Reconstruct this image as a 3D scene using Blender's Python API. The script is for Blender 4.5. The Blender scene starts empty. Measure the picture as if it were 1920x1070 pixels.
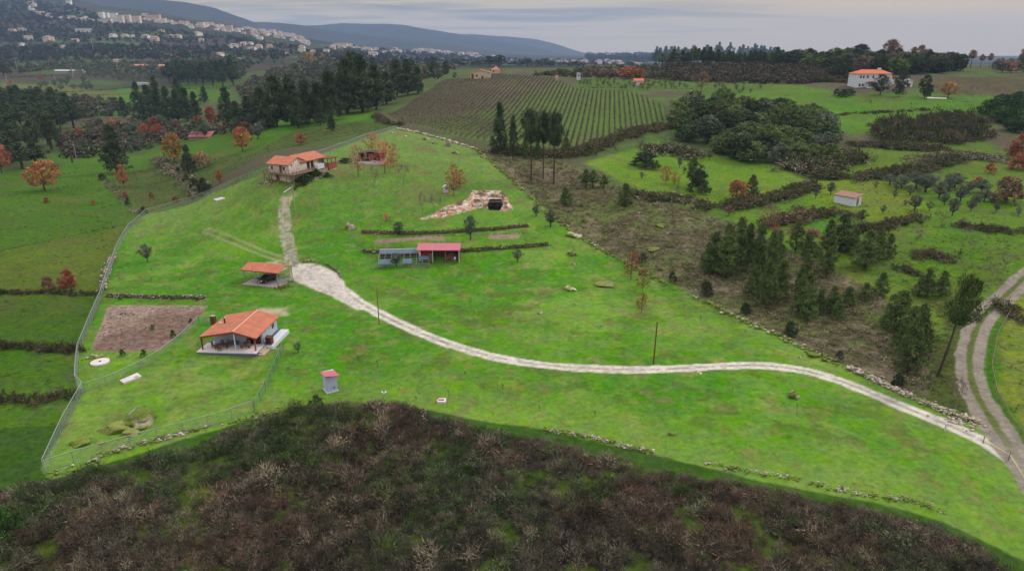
import bpy, math, random
import numpy as np
from mathutils import Vector, Matrix

# ------------------------------------------------------------------ camera, sky, sun, exposure
SC = bpy.context.scene
COL = SC.collection
PITCH = math.radians(18.8)
CAMH = 45.0
cam_d = bpy.data.cameras.new("camera"); cam = bpy.data.objects.new("camera", cam_d); COL.objects.link(cam)
cam_d.sensor_width = 36.0; cam_d.lens = 24.0; cam_d.clip_start = 0.5; cam_d.clip_end = 40000
cam.location = (0, 0, CAMH); cam.rotation_euler = (math.pi/2 - PITCH, 0, 0)
SC.camera = cam
SC.view_settings.view_transform = 'Standard'; SC.view_settings.look = 'None'
SC.view_settings.exposure = 0.0; SC.view_settings.gamma = 1.0
SC.cycles.volume_bounces = 1
SC.cycles.max_bounces = 5; SC.cycles.diffuse_bounces = 3; SC.cycles.transparent_max_bounces = 8

SUN_EL, SUN_AZ = 42.0, 62.0          # azimuth clockwise from +Y
wd = bpy.data.worlds.new("World"); SC.world = wd; wd.use_nodes = True
nt = wd.node_tree; nt.nodes.clear()
def N(tree, t, **kw):
    n = tree.nodes.new(t)
    for k, v in kw.items(): setattr(n, k, v)
    return n
out = N(nt, 'ShaderNodeOutputWorld'); bg = N(nt, 'ShaderNodeBackground')
sky = N(nt, 'ShaderNodeTexSky'); sky.sky_type = 'NISHITA'; sky.sun_disc = False
sky.sun_elevation = math.radians(SUN_EL); sky.sun_rotation = math.radians(SUN_AZ)
tc = N(nt, 'ShaderNodeTexCoord'); sep = N(nt, 'ShaderNodeSeparateXYZ')
nt.links.new(tc.outputs['Generated'], sep.inputs[0])
# overcast dome: zenith brighter than horizon
elr = N(nt, 'ShaderNodeMapRange'); elr.inputs[1].default_value = 0.06; elr.inputs[2].default_value = 0.6
elr.inputs[3].default_value = 0.0; elr.inputs[4].default_value = 1.0
nt.links.new(sep.outputs[2], elr.inputs[0])
dome = N(nt, 'ShaderNodeMixRGB')
dome.inputs[1].default_value = (0.62, 0.50, 0.35, 1); dome.inputs[2].default_value = (1.86, 1.8, 1.78, 1)
nt.links.new(elr.outputs[0], dome.inputs[0])
glo = N(nt, 'ShaderNodeMapRange'); glo.inputs[1].default_value = 0.0; glo.inputs[2].default_value = 0.65; nt.links.new(sep.outputs[0], glo.inputs[0])
glm = N(nt, 'ShaderNodeMixRGB'); glm.inputs[1].default_value = (0.62, 0.50, 0.35, 1); glm.inputs[2].default_value = (0.76, 0.54, 0.30, 1); nt.links.new(glo.outputs[0], glm.inputs[0]); nt.links.new(glm.outputs[0], dome.inputs[1])
# cloud layer projected on a plane high above (perspective bands near the horizon)
zb = N(nt, 'ShaderNodeMath', operation='ADD'); zb.inputs[1].default_value = 0.035
nt.links.new(sep.outputs[2], zb.inputs[0])
dx = N(nt, 'ShaderNodeMath', operation='DIVIDE'); dy = N(nt, 'ShaderNodeMath', operation='DIVIDE')
nt.links.new(sep.outputs[0], dx.inputs[0]); nt.links.new(zb.outputs[0], dx.inputs[1])
nt.links.new(sep.outputs[1], dy.inputs[0]); nt.links.new(zb.outputs[0], dy.inputs[1])
cmb = N(nt, 'ShaderNodeCombineXYZ'); nt.links.new(dx.outputs[0], cmb.inputs[0]); nt.links.new(dy.outputs[0], cmb.inputs[1])
mp = N(nt, 'ShaderNodeMapping'); mp.inputs['Scale'].default_value = (0.26, 0.5, 1); mp.inputs['Location'].default_value = (3.1, 1.7, 0)
nt.links.new(cmb.outputs[0], mp.inputs[0])
cn = N(nt, 'ShaderNodeTexNoise'); cn.inputs['Scale'].default_value = 1.0; cn.inputs['Detail'].default_value = 9; cn.inputs['Roughness'].default_value = 0.55
cn.inputs['Distortion'].default_value = 0.4
nt.links.new(mp.outputs[0], cn.inputs['Vector'])
cr = N(nt, 'ShaderNodeMapRange'); cr.inputs[1].default_value = 0.46; cr.inputs[2].default_value = 0.60
cr.inputs[3].default_value = 0.0; cr.inputs[4].default_value = 1.0
nt.links.new(cn.outputs['Fac'], cr.inputs[0])
fad = N(nt, 'ShaderNodeMapRange'); fad.inputs[1].default_value = 0.012; fad.inputs[2].default_value = 0.045
nt.links.new(sep.outputs[2], fad.inputs[0])
cm = N(nt, 'ShaderNodeMath', operation='MULTIPLY'); nt.links.new(cr.outputs[0], cm.inputs[0]); nt.links.new(fad.outputs[0], cm.inputs[1])
cloud = N(nt, 'ShaderNodeMixRGB', blend_type='MULTIPLY')
cloud.inputs[2].default_value = (0.50, 0.60, 0.78, 1)
azm = N(nt, 'ShaderNodeMapRange'); azm.inputs[1].default_value = 0.12; azm.inputs[2].default_value = 0.5; azm.inputs[3].default_value = 1.0; azm.inputs[4].default_value = 0.12
nt.links.new(sep.outputs[0], azm.inputs[0]); cm2 = N(nt, 'ShaderNodeMath', operation='MULTIPLY'); nt.links.new(cm.outputs[0], cm2.inputs[0]); nt.links.new(azm.outputs[0], cm2.inputs[1])
nt.links.new(cm2.outputs[0], cloud.inputs[0]); nt.links.new(dome.outputs[0], cloud.inputs[1])
skm = N(nt, 'ShaderNodeMixRGB', blend_type='ADD'); skm.inputs[0].default_value = 1.0
sks = N(nt, 'ShaderNodeMixRGB', blend_type='MULTIPLY'); sks.inputs[0].default_value = 1.0; sks.inputs[2].default_value = (0.01, 0.01, 0.01, 1)
nt.links.new(sky.outputs[0], sks.inputs[1]); nt.links.new(sks.outputs[0], skm.inputs[2]); nt.links.new(cloud.outputs[0], skm.inputs[1])
nt.links.new(skm.outputs[0], bg.inputs[0]); bg.inputs[1].default_value = 1.0
nt.links.new(bg.outputs[0], out.inputs[0])

sd = bpy.data.lights.new("sun", 'SUN'); so = bpy.data.objects.new("sun", sd); COL.objects.link(so)
sd.energy = 1.9; sd.angle = math.radians(12); sd.color = (1.0, 0.95, 0.88)
_e, _a = math.radians(SUN_EL), math.radians(SUN_AZ)
sdir = Vector((math.sin(_a)*math.cos(_e), math.cos(_a)*math.cos(_e), math.sin(_e)))
so.rotation_euler = sdir.to_track_quat('Z', 'Y').to_euler(); so.location = sdir*200

# ------------------------------------------------------------------ projection helpers
SP, CP = math.sin(PITCH), math.cos(PITCH)
def ray(px, py):
    cx = (px-960)/1280.; cy = (535-py)/1280.
    return cx, CP+cy*SP, -SP+cy*CP
def at_z(px, py, z):
    a, b, c = ray(px, py); t = (z-CAMH)/c
    return Vector((a*t, b*t, z))
def at_Y(px, py, Y):
    a, b, c = ray(px, py); t = Y/b
    return Vector((a*t, Y, CAMH+c*t))
def proj(x, y, z):
    f = y*CP-(z-CAMH)*SP; u = y*SP+(z-CAMH)*CP
    return 960+1280*x/f, 535-1280*u/f

def S(r, g, b, k=0.62):
    def c(v):
        v /= 255.
        return v/12.92 if v <= 0.04045 else ((v+0.055)/1.055)**2.4
    return np.array([c(r)*k, c(g)*k, c(b)*k])

# ------------------------------------------------------------------ value noise
def _hash(ix, iy, seed):
    h = (ix*374761393+iy*668265263+seed*974711) & 0xffffffff
    h = ((h ^ (h >> 13))*1274126177) & 0xffffffff
    return ((h ^ (h >> 16)) & 0xffffff)/float(0xffffff)
def vnoise(x, y, seed=0):
    x = np.asarray(x, float); y = np.asarray(y, float)
    ix = np.floor(x).astype(np.int64); iy = np.floor(y).astype(np.int64)
    fx = x-ix; fy = y-iy; fx = fx*fx*(3-2*fx); fy = fy*fy*(3-2*fy)
    a = _hash(ix, iy, seed); b = _hash(ix+1, iy, seed); c = _hash(ix, iy+1, seed); d = _hash(ix+1, iy+1, seed)
    return a*(1-fx)*(1-fy)+b*fx*(1-fy)+c*(1-fx)*fy+d*fx*fy
def fbm(x, y, scale, octv=4, seed=0, gain=0.5):
    s = 0; amp = 1; tot = 0; f = 1./scale
    for o in range(octv):
        s = s+amp*vnoise(x*f+o*17.3, y*f-o*9.1, seed+o); tot += amp; amp *= gain; f *= 2.03
    return s/tot
def sstep(a, b, x):
    t = np.clip((x-a)/(b-a), 0, 1); return t*t*(3-2*t)

# ------------------------------------------------------------------ terrain from surveyed control points (pixel, pixel, z) or (pixel, pixel, Y distance)
CPZ = [(-100,1060,-3),(300,1060,-3),(700,1060,-3),(1100,1060,-3),(1500,1060,-3),(2000,1060,-3),(0,930,-1.8),(200,930,-2),(600,850,-1.6),(1000,900,-1.8),(1400,970,-2),
 (90,900,-.6),(300,840,-.4),(650,760,-.3),(960,805,-.3),(1400,900,-.5),(1850,1010,-1),(1990,900,-.5),
 (455,665,0),(250,600,0),(200,700,-.2),(1100,700,0),(1500,690,0),(1850,820,0),(800,600,0),(1100,600,.2),(1200,760,0),(700,700,0),(460,740,0),(200,800,-.2),
 (500,545,.2),(560,515,.5),(640,540,.3),(380,560,0),(700,510,.7),(822,492,1),(960,500,1.5),
 (100,450,-1.2),(50,600,-1.6),(20,750,-1.6),(0,870,-1.6),(-80,600,-2),(100,350,-3),(230,340,-3),(0,350,-4),
 (1700,640,0),(1800,700,0),(1900,700,0),(1990,700,0),(1900,600,.4),(1600,520,1.9),(1900,520,1.9),(1400,560,.8),(1990,560,1.0)]
CPY = [(550,470,148),(535,430,160),(535,380,171),(545,342,178),(500,341,179),(610,318,190),(625,310,194),(700,300,203),(745,240,262),(860,330,190),(880,392,170),(880,430,158),(800,450,152),
 (1000,465,150),(900,280,222),(1000,380,175),(1150,480,148),(1330,570,121),(650,380,172),(660,430,160),(760,400,167),
 (400,370,188),(275,400,191),(300,470,158),(450,450,157),(240,450,165),(430,410,168),
 (380,330,238),(550,262,272),(450,270,285),(650,225,312),(500,240,310),(380,258,340),(300,300,292),(200,285,345),(60,290,350),
 (100,240,480),(300,230,460),(0,230,500),(100,180,750),(300,180,720),(500,175,650),(0,170,800),(700,170,560),(100,120,1300),(300,120,1250),(500,112,1400),(-80,120,1300),(750,150,620),
 (0,80,1900),(250,75,2000),(250,45,2500),(0,40,2400),(0,0,3100),(130,10,3000),(-120,0,3000),(450,62,2500),(400,75,2200),(500,80,2200),(600,90,2600),(700,96,3000),(800,102,3300),(950,110,3300),(1050,115,3200),
 (1100,280,240),(1240,240,290),(1100,200,340),(900,230,290),(940,150,430),(730,215,320),(880,150,440),(1100,160,420),(1300,160,430),(1250,190,340),(1500,180,360),(1640,160,380),(1900,160,400),
 (1900,130,520),(1600,125,540),(1300,125,600),(1100,130,620),(950,129,600),(800,140,600),(1050,121,1500),(1990,130,520),
 (1400,300,240),(1300,330,215),(1250,380,180),(1450,380,185),(1600,390,180),(1700,330,215),(1900,330,215),(1800,250,285),(1600,250,280),(1900,220,330),(1990,250,300),
 (1500,450,155),(1700,450,155),(1900,450,152),(1050,340,195),(1150,400,170),(1250,480,145),(1330,450,155)]
_pts = []
for a, b, z in CPZ:
    p = at_z(a, b, z); _pts.append((p.x/p.y, math.log(p.y), p.z/p.y))
for a, b, Y in CPY:
    p = at_Y(a, b, Y); _pts.append((p.x/p.y, math.log(p.y), p.z/p.y))
for u in (-1.2, -.8, -.4, 0, .4, .8, 1.2): _pts.append((u, math.log(25.), -3/25.))
for u in (-.3, 0, .2, .4, .6, .9, 1.2): _pts.append((u, math.log(1000.), 24/1000.)); 
for u in (.1, .3, .6, 1.0): _pts.append((u, math.log(3000.), 5/3000.))
for u in (-1.0, -.7, -.3, 0, .3, .7, 1.0): _pts.append((u, math.log(8000.), 8/8000.))
_P = np.array(_pts); KU = 2.0
_X = np.c_[_P[:, 0]*KU, _P[:, 1]]
def _tps(d2): return np.where(d2 > 1e-12, 0.5*d2*np.log(np.maximum(d2, 1e-12)), 0.)
_n = len(_X); _D = ((_X[:, None]-_X[None])**2).sum(-1)
_A = np.zeros((_n+3, _n+3)); _A[:_n, :_n] = _tps(_D)+np.eye(_n)*0.0015; _A[:_n, _n] = 1; _A[:_n, _n+1:] = _X; _A[_n, :_n] = 1; _A[_n+1:, :_n] = _X.T
_W = np.linalg.solve(_A, np.r_[_P[:, 2], 0, 0, 0])
UMAX = 1.3
V0, V1 = math.log(25.), math.log(11400.)
NU, NV = 360, 560
_gu = np.linspace(-UMAX, UMAX, NU); _gv = np.linspace(V0, V1, NV)
GU, GV = np.meshgrid(_gu, _gv)
_w = np.full(GU.shape, _W[_n])+_W[_n+1]*GU*KU+_W[_n+2]*GV
for i in range(_n): _w += _W[i]*_tps((GU*KU-_X[i, 0])**2+(GV-_X[i, 1])**2)
GZ = _w*np.exp(GV)
YY = np.exp(GV); XX = GU*YY
RIDGES = [  # (Y, width, crest pixels)
 (3600, 420, [(-700,-22),(-200,-22),(60,-18),(130,-6),(230,18),(330,38),(420,55),(520,75),(640,130)]),
 (5400, 800, [(-800,-20),(0,-20),(215,-8),(300,0),(350,7),(400,18),(440,32),(475,44),(540,62),(640,100),(700,140)]),
 (6000, 700, [(330,120),(400,60),(440,47),(480,43),(520,43),(560,47),(590,51),(640,60),(680,66),(760,71),(830,84),(900,93),(960,100),(1020,112),(1100,130)]),
 (7600, 700, [(420,120),(560,48),(640,42),(700,46),(760,49),(800,58),(870,65),(940,78),(1000,88),(1060,99),(1120,115)]),
 (9300, 850, [(700,120),(800,66),(880,64),(960,70),(1010,76),(1060,89),(1090,98),(1130,106),(1200,120)])]
for Yc, wid, cr_ in RIDGES:
    us = []; zs = []
    for a, b in cr_:
        p = at_Y(a, b, Yc); us.append(p.x/p.y); zs.append(p.z)
    hz = np.interp(GU, us, zs)
    rough = fbm(XX+Yc, YY, 900., 4, 5)-0.5
    prof = np.exp(-((YY-Yc)/wid)**2*0.9)
    h = (hz+rough*26)*prof
    GZ = np.maximum(GZ, h)+0*GZ
_far = sstep(600, 3000, YY)
GZ = GZ+(fbm(XX, YY, 420., 4, 11)-.5)*34*_far*np.clip(GZ/80, .25, 1.3)
GZ = GZ+(fbm(XX, YY, 16., 3, 21)-.5)*0.7*sstep(45, 90, YY)
def gz(x, y):
    x = np.asarray(x, float); y = np.maximum(np.asarray(y, float), 25.2)
    u = np.clip((x/y+UMAX)/(2*UMAX)*(NU-1), 0, NU-1.001); v = np.clip((np.log(y)-V0)/(V1-V0)*(NV-1), 0, NV-1.001)
    i = u.astype(int); j = v.astype(int); fu = u-i; fv = v-j
    return GZ[j, i]*(1-fu)*(1-fv)+GZ[j, i+1]*fu*(1-fv)+GZ[j+1, i]*(1-fu)*fv+GZ[j+1, i+1]*fu*fv
_ys = np.exp(np.linspace(math.log(28), math.log(11000), 5200))
def gp(px, py):
    a, b, c = ray(px, py)
    xs = a/b*_ys; zr = CAMH+c/b*_ys; g = gz(xs, _ys)
    k = np.nonzero(zr < g)[0]
    if len(k) == 0: k = [int(np.argmin(zr-g))]
    k = k[0]
    if k == 0: y = _ys[0]
    else:
        d0 = zr[k-1]-g[k-1]; d1 = zr[k]-g[k]; t = d0/(d0-d1) if d0 != d1 else 0; y = _ys[k-1]+t*(_ys[k]-_ys[k-1])
    x = a/b*y
    return Vector((float(x), float(y), float(gz(x, y))))
def top_z(y, py):
    a, b, c = ray(960, py); return CAMH+c/b*y

# ------------------------------------------------------------------ materials
MATS = {}
def mat(name, color, rough=0.85, nscale=2.0, namt=0.25, bump=0.0, metal=0.0, kind=None, spec=0.2):
    if name in MATS: return MATS[name]
    m = bpy.data.materials.new(name); m.use_nodes = True; t = m.node_tree; b = t.nodes['Principled BSDF']
    b.inputs['Roughness'].default_value = rough; b.inputs['Metallic'].default_value = metal
    b.inputs['Specular IOR Level'].default_value = spec
    c = tuple(float(v) for v in color[:3])+(1,)
    co = N(t, 'ShaderNodeTexCoord')
    no = N(t, 'ShaderNodeTexNoise'); no.inputs['Scale'].default_value = nscale; no.inputs['Detail'].default_value = 6
    t.links.new(co.outputs['Object'], no.inputs['Vector'])
    mr = N(t, 'ShaderNodeMapRange'); mr.inputs[1].default_value = .25; mr.inputs[2].default_value = .75
    mr.inputs[3].default_value = 1-namt; mr.inputs[4].default_value = 1+namt
    t.links.new(no.outputs['Fac'], mr.inputs[0])
    mx = N(t, 'ShaderNodeVectorMath', operation='SCALE')
    if kind == 'attr':
        at = N(t, 'ShaderNodeAttribute'); at.attribute_name = 'Col'
        t.links.new(at.outputs['Color'], mx.inputs[0])
    elif kind == 'tint':
        at = N(t, 'ShaderNodeAttribute'); at.attribute_name = 'Col'
        oi = N(t, 'ShaderNodeObjectInfo'); mm = N(t, 'ShaderNodeMixRGB', blend_type='MULTIPLY'); mm.inputs[0].default_value = 1
        t.links.new(at.outputs['Color'], mm.inputs[1]); t.links.new(oi.outputs['Color'], mm.inputs[2])
        t.links.new(mm.outputs[0], mx.inputs[0])
    elif kind == 'stone':
        vo = N(t, 'ShaderNodeTexVoronoi'); vo.inputs['Scale'].default_value = nscale
        t.links.new(co.outputs['Object'], vo.inputs['Vector'])
        vd = N(t, 'ShaderNodeTexVoronoi', feature='DISTANCE_TO_EDGE'); vd.inputs['Scale'].default_value = nscale
        t.links.new(co.outputs['Object'], vd.inputs['Vector'])
        rp = N(t, 'ShaderNodeValToRGB'); rp.color_ramp.elements[0].color = (c[0]*.45, c[1]*.42, c[2]*.4, 1); rp.color_ramp.elements[1].color = c
        e = rp.color_ramp.elements.new(.35); e.color = (c[0]*.8, c[1]*.75, c[2]*.7, 1)
        t.links.new(vo.outputs['Color'], rp.inputs[0])
        m2 = N(t, 'ShaderNodeMapRange'); m2.inputs[2].default_value = .06; m2.inputs[3].default_value = .45
        t.links.new(vd.outputs['Distance'], m2.inputs[0])
        m3 = N(t, 'ShaderNodeVectorMath', operation='SCALE'); t.links.new(rp.outputs[0], m3.inputs[0]); t.links.new(m2.outputs[0], m3.inputs['Scale'])
        t.links.new(m3.outputs[0], mx.inputs[0])
    elif kind == 'tile':
        wv = N(t, 'ShaderNodeTexWave', bands_direction='X'); wv.inputs['Scale'].default_value = 1.3; wv.inputs['Distortion'].default_value = .2
        t.links.new(co.outputs['Object'], wv.inputs['Vector'])
        w2 = N(t, 'ShaderNodeMapRange'); w2.inputs[3].default_value = .8; w2.inputs[4].default_value = 1.08
        t.links.new(wv.outputs['Fac'], w2.inputs[0])
        m3 = N(t, 'ShaderNodeVectorMath', operation='SCALE'); m3.inputs[0].default_value = c[:3]; t.links.new(w2.outputs[0], m3.inputs['Scale'])
        t.links.new(m3.outputs[0], mx.inputs[0])
        bp = N(t, 'ShaderNodeBump'); bp.inputs['Distance'].default_value = .05; bp.inputs['Strength'].default_value = .6
        t.links.new(wv.outputs['Fac'], bp.inputs['Height']); t.links.new(bp.outputs[0], b.inputs['Normal'])
    elif kind == 'brick':
        br = N(t, 'ShaderNodeTexBrick'); br.inputs['Scale'].default_value = 2.2
        br.inputs['Color1'].default_value = c; br.inputs['Color2'].default_value = (c[0]*.75, c[1]*.7, c[2]*.7, 1); br.inputs['Mortar'].default_value = (.25, .2, .17, 1)
        mpn = N(t, 'ShaderNodeMapping'); mpn.inputs['Rotation'].default_value = (math.pi/2, 0, 0)
        t.links.new(co.outputs['Object'], mpn.inputs[0]); t.links.new(mpn.outputs[0], br.inputs['Vector'])
        t.links.new(br.outputs[0], mx.inputs[0])
    else:
        mx.inputs[0].default_value = c[:3]
    t.links.new(mr.outputs[0], mx.inputs['Scale'])
    t.links.new(mx.outputs[0], b.inputs['Base Color'])
    if bump and kind != 'tile':
        bp = N(t, 'ShaderNodeBump'); bp.inputs['Distance'].default_value = bump; bp.inputs['Strength'].default_value = .7
        t.links.new(no.outputs['Fac'], bp.inputs['Height']); t.links.new(bp.outputs[0], b.inputs['Normal'])
    MATS[name] = m
    return m
M_TERRA = mat('terracotta_roof', S(200, 122, 94, .62), .8, .9, .2, kind='tile')
M_TERRAD = mat('terracotta_edge', S(150, 70, 45), .8, 3, .2)
M_WHITE = mat('white_plaster', S(205, 208, 214, .75), .7, 1.5, .08)
M_CREAM = mat('cream_plaster', S(208, 192, 165), .8, .6, .12)
M_BLUEW = mat('pale_blue_plaster', S(168, 178, 196, .75), .8, 1.2, .1)
M_SLAB = mat('pale_concrete', S(205, 195, 195, .75), .8, 1.5, .1)
M_CONC = mat('grey_concrete', S(170, 160, 155), .9, 1.5, .18, .02)
M_BLUEB = mat('blue_grey_block', S(98, 112, 135), .85, 3, .2)
M_DARK = mat('dark_glass', S(35, 38, 45), .25, 2, .1, spec=.5)
M_WOOD = mat('brown_wood', S(110, 70, 50), .7, 6, .3)
M_WOODL = mat('grey_brown_wood', S(135, 112, 95), .8, 6, .3)
M_STONEW = mat('rubble_stone_wall', S(225, 212, 205, .8), .9, 2.4, .12, kind='stone')
M_STONE = mat('granite', S(178, 168, 152, .7), .9, 3, .35, .08, kind='attr')
M_BRICK = mat('red_brick', S(168, 78, 66), .85, 3, .12, kind='brick')
M_REDM = mat('red_sheet_metal', S(198, 112, 124, .68), .5, 1.2, .1, kind='tile')
M_REDP = mat('red_painted_board', S(140, 45, 50), .6, 3, .2)
M_STEEL = mat('galvanised_steel', S(165, 175, 170), .45, 5, .15, metal=.3)
M_STEELG = mat('green_steel', S(95, 130, 110), .5, 5, .15)
M_TARP = mat('blue_grey_sheet', S(92, 112, 130), .5, 2, .2)
M_BLACK = mat('black_paint', S(30, 34, 44), .25, 3, .05, spec=.6)
M_RUBBER = mat('rubber', S(22, 22, 22), .9, 3, .1)
M_SOIL = mat('dug_soil', S(100, 82, 72), .95, 4, .3, .1)
M_LEAF = mat('foliage', (1, 1, 1), .8, 1.0, .12, kind='tint', spec=.15)
M_SCRUB = mat('scrub_twigs', (1, 1, 1), .9, .7, .2, kind='attr', spec=.05)
M_BARK = mat('bark', S(78, 68, 60), .95, 6, .3)
M_BARKL = mat('pale_bark', S(142, 130, 116), .95, 6, .3)
M_VOID = mat('pit_shade_rock', S(52, 48, 42), .95, 2, .2)  # shade of the pit put into the rock colour

# ------------------------------------------------------------------ object helpers
def tag(o, label=None, cat=None, group=None, kind=None):
    if label: o['label'] = label
    if cat: o['category'] = cat
    if group: o['group'] = group
    if kind: o['kind'] = kind
    return o
def mesh_np(name, V, F, mats, idx=None, cols=None, smooth=False):
    me = bpy.data.meshes.new(name)
    V = np.asarray(V, np.float32); F = np.asarray(F, np.int32)
    k = F.shape[1]
    me.vertices.add(len(V)); me.vertices.foreach_set('co', V.ravel())
    me.loops.add(F.size); me.loops.foreach_set('vertex_index', F.ravel())
    me.polygons.add(len(F)); me.polygons.foreach_set('loop_start', np.arange(0, F.size, k, dtype=np.int32))
    me.polygons.foreach_set('loop_total', np.full(len(F), k, np.int32))
    for m in mats: me.materials.append(m)
    if idx is not None: me.polygons.foreach_set('material_index', np.asarray(idx, np.int32))
    if smooth: me.polygons.foreach_set('use_smooth', np.ones(len(F), bool))
    if cols is not None:
        a = me.color_attributes.new('Col', 'FLOAT_COLOR', 'POINT')
        c = np.ones((len(V), 4), np.float32); c[:, :3] = cols; a.data.foreach_set('color', c.ravel())
    me.update(calc_edges=True); me.validate()
    return me
def link(name, me, parent=None, loc=None, rz=0):
    o = bpy.data.objects.new(name, me); COL.objects.link(o)
    if parent: o.parent = parent
    if loc is not None: o.location = loc
    o.rotation_euler[2] = rz
    return o
def empty(name, loc, rz=0):
    o = bpy.data.objects.new(name, None); COL.objects.link(o); o.location = loc; o.rotation_euler[2] = rz; o.empty_display_size = .5
    return o
class MB:
    def __init__(s): s.v = []; s.f = []; s.m = []
    def poly(s, pts, faces, mi=0):
        b = len(s.v); s.v += [tuple(p) for p in pts]
        for f in faces: s.f.append([b+i for i in f]); s.m.append(mi)
        return s
    def box(s, x0, x1, y0, y1, z0, z1, mi=0):
        p = [(x0,y0,z0),(x1,y0,z0),(x1,y1,z0),(x0,y1,z0),(x0,y0,z1),(x1,y0,z1),(x1,y1,z1),(x0,y1,z1)]
        return s.poly(p, [(0,3,2,1),(4,5,6,7),(0,1,5,4),(1,2,6,5),(2,3,7,6),(3,0,4,7)], mi)
    def tube(s, p0, p1, r0, r1=None, n=6, mi=0, cap=True):
        r1 = r0 if r1 is None else r1
        p0 = Vector(p0); p1 = Vector(p1); d = (p1-p0)
        if d.length < 1e-6: return s
        d.normalize(); a = d.orthogonal().normalized(); c = d.cross(a)
        pts = []
        for q, r in ((p0, r0), (p1, r1)):
            for i in range(n):
                t = 2*math.pi*i/n; pts.append(q+a*(math.cos(t)*r)+c*(math.sin(t)*r))
        fs = [(i, (i+1) % n, n+(i+1) % n, n+i) for i in range(n)]
        if cap: fs += [tuple(range(n))[::-1], tuple(range(n, 2*n))]
        return s.poly(pts, fs, mi)
    def mesh(s, name, mats):
        me = bpy.data.meshes.new(name)
        me.from_pydata([tuple(float(c) for c in v) for v in s.v], [], s.f)
        for m in (mats if isinstance(mats, (list, tuple)) else [mats]): me.materials.append(m)
        me.polygons.foreach_set('material_index', np.array(s.m, np.int32)); me.update()
        return me
    def build(s, name, mats, parent=None, loc=None, rz=0):
        return link(name, s.mesh(name, mats), parent, loc, rz)
def prism(mb, prof, y0, y1, axis='y', mi=0):
    """extrude a profile [(a,z)] along an axis"""
    n = len(prof)
    P = [(a, y0, z) for a, z in prof]+[(a, y1, z) for a, z in prof] if axis == 'y' else [(y0, a, z) for a, z in prof]+[(y1, a, z) for a, z in prof]
    fs = [(i, (i+1) % n, n+(i+1) % n, n+i) for i in range(n)]+[tuple(range(n))[::-1], tuple(range(n, 2*n))]
    return mb.poly(P, fs, mi)
LABELQ = {}
def queue(o, desc_single, plural, cat, group, kind=None):
    """label later: unique by place when several share a description"""
    LABELQ.setdefault((desc_single, plural, cat, group), []).append(o)
ORD = ['leftmost', 'second from left', 'third from left', 'fourth from left', 'fifth from left', 'sixth from left', 'seventh from left', 'eighth from left', 'ninth from left', 'tenth from left',
 'eleventh from left', 'twelfth from left', 'thirteenth from left', 'fourteenth from left', 'fifteenth from left', 'sixteenth from left', 'seventeenth from left', 'eighteenth from left',
 'nineteenth from left', 'twentieth from left']
def flush_labels():
    for (ds, pl, cat, grp), L in LABELQ.items():
        if len(L) == 1:
            tag(L[0], ds, cat)
            continue
        L.sort(key=lambda o: proj(o.location.x, o.location.y, o.location.z)[0])
        n = len(L)
        for i, o in enumerate(L):
            if n > 40 or not pl: tag(o, ds or 'one of the '+pl, cat, grp); continue
            if i == n-1: w = 'rightmost'
            elif i < 20 and i <= n//2+1: w = ORD[i]
            else: w = ORD[min(n-1-i, 19)].replace('left', 'right') if n-1-i < 20 else ORD[19]
            tag(o, '%s of the %s' % (w, pl), cat, grp)

# ------------------------------------------------------------------ land cover
def wpoly(pts): return np.array([[p.x, p.y] for p in (gp(a, b) for a, b in pts)])
def wline(pts):
    """smooth the pixel path a little, then carry it onto the ground"""
    pts = np.array(pts, float); 
    for _ in range(2):
        q = [pts[0]]
        for i in range(len(pts)-1): q += [pts[i]*.75+pts[i+1]*.25, pts[i]*.25+pts[i+1]*.75]
        q.append(pts[-1]); pts = np.array(q)
    return np.array([[p.x, p.y] for p in (gp(a, b) for a, b in pts)])
def sd_poly(X, Y, P, pad=6):
    """signed distance (negative inside) computed only near the polygon"""
    out = np.full(X.shape, 1e3); b = (X > P[:, 0].min()-pad) & (X < P[:, 0].max()+pad) & (Y > P[:, 1].min()-pad) & (Y < P[:, 1].max()+pad)
    x = X[b]; y = Y[b]
    if len(x) == 0: return out
    d = np.full(x.shape, 1e9); ins = np.zeros(x.shape, bool); n = len(P)
    for i in range(n):
        ax, ay = P[i]; bx, by = P[(i+1) % n]; ex, ey = bx-ax, by-ay
        t = np.clip(((x-ax)*ex+(y-ay)*ey)/max(ex*ex+ey*ey, 1e-9), 0, 1)
        d = np.minimum(d, (x-ax-t*ex)**2+(y-ay-t*ey)**2)
        c = ((ay > y) != (by > y)); 
        with np.errstate(divide='ignore', invalid='ignore'):
            xi = ex*(y-ay)/(ey if ey != 0 else 1e-12)+ax
        ins ^= c & (x < xi)
    d = np.sqrt(d); out[b] = np.where(ins, -d, d)
    return out
def d_line(X, Y, P, pad=8, signed=False):
    out = np.full(X.shape, 1e3); b = (X > P[:, 0].min()-pad) & (X < P[:, 0].max()+pad) & (Y > P[:, 1].min()-pad) & (Y < P[:, 1].max()+pad)
    x = X[b]; y = Y[b]; d = np.full(x.shape, 1e9)
    for i in range(len(P)-1):
        ax, ay = P[i]; bx, by = P[i+1]; ex, ey = bx-ax, by-ay
        t = np.clip(((x-ax)*ex+(y-ay)*ey)/max(ex*ex+ey*ey, 1e-9), 0, 1)
        d = np.minimum(d, (x-ax-t*ex)**2+(y-ay-t*ey)**2)
    out[b] = np.sqrt(d)
    return out
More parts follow.
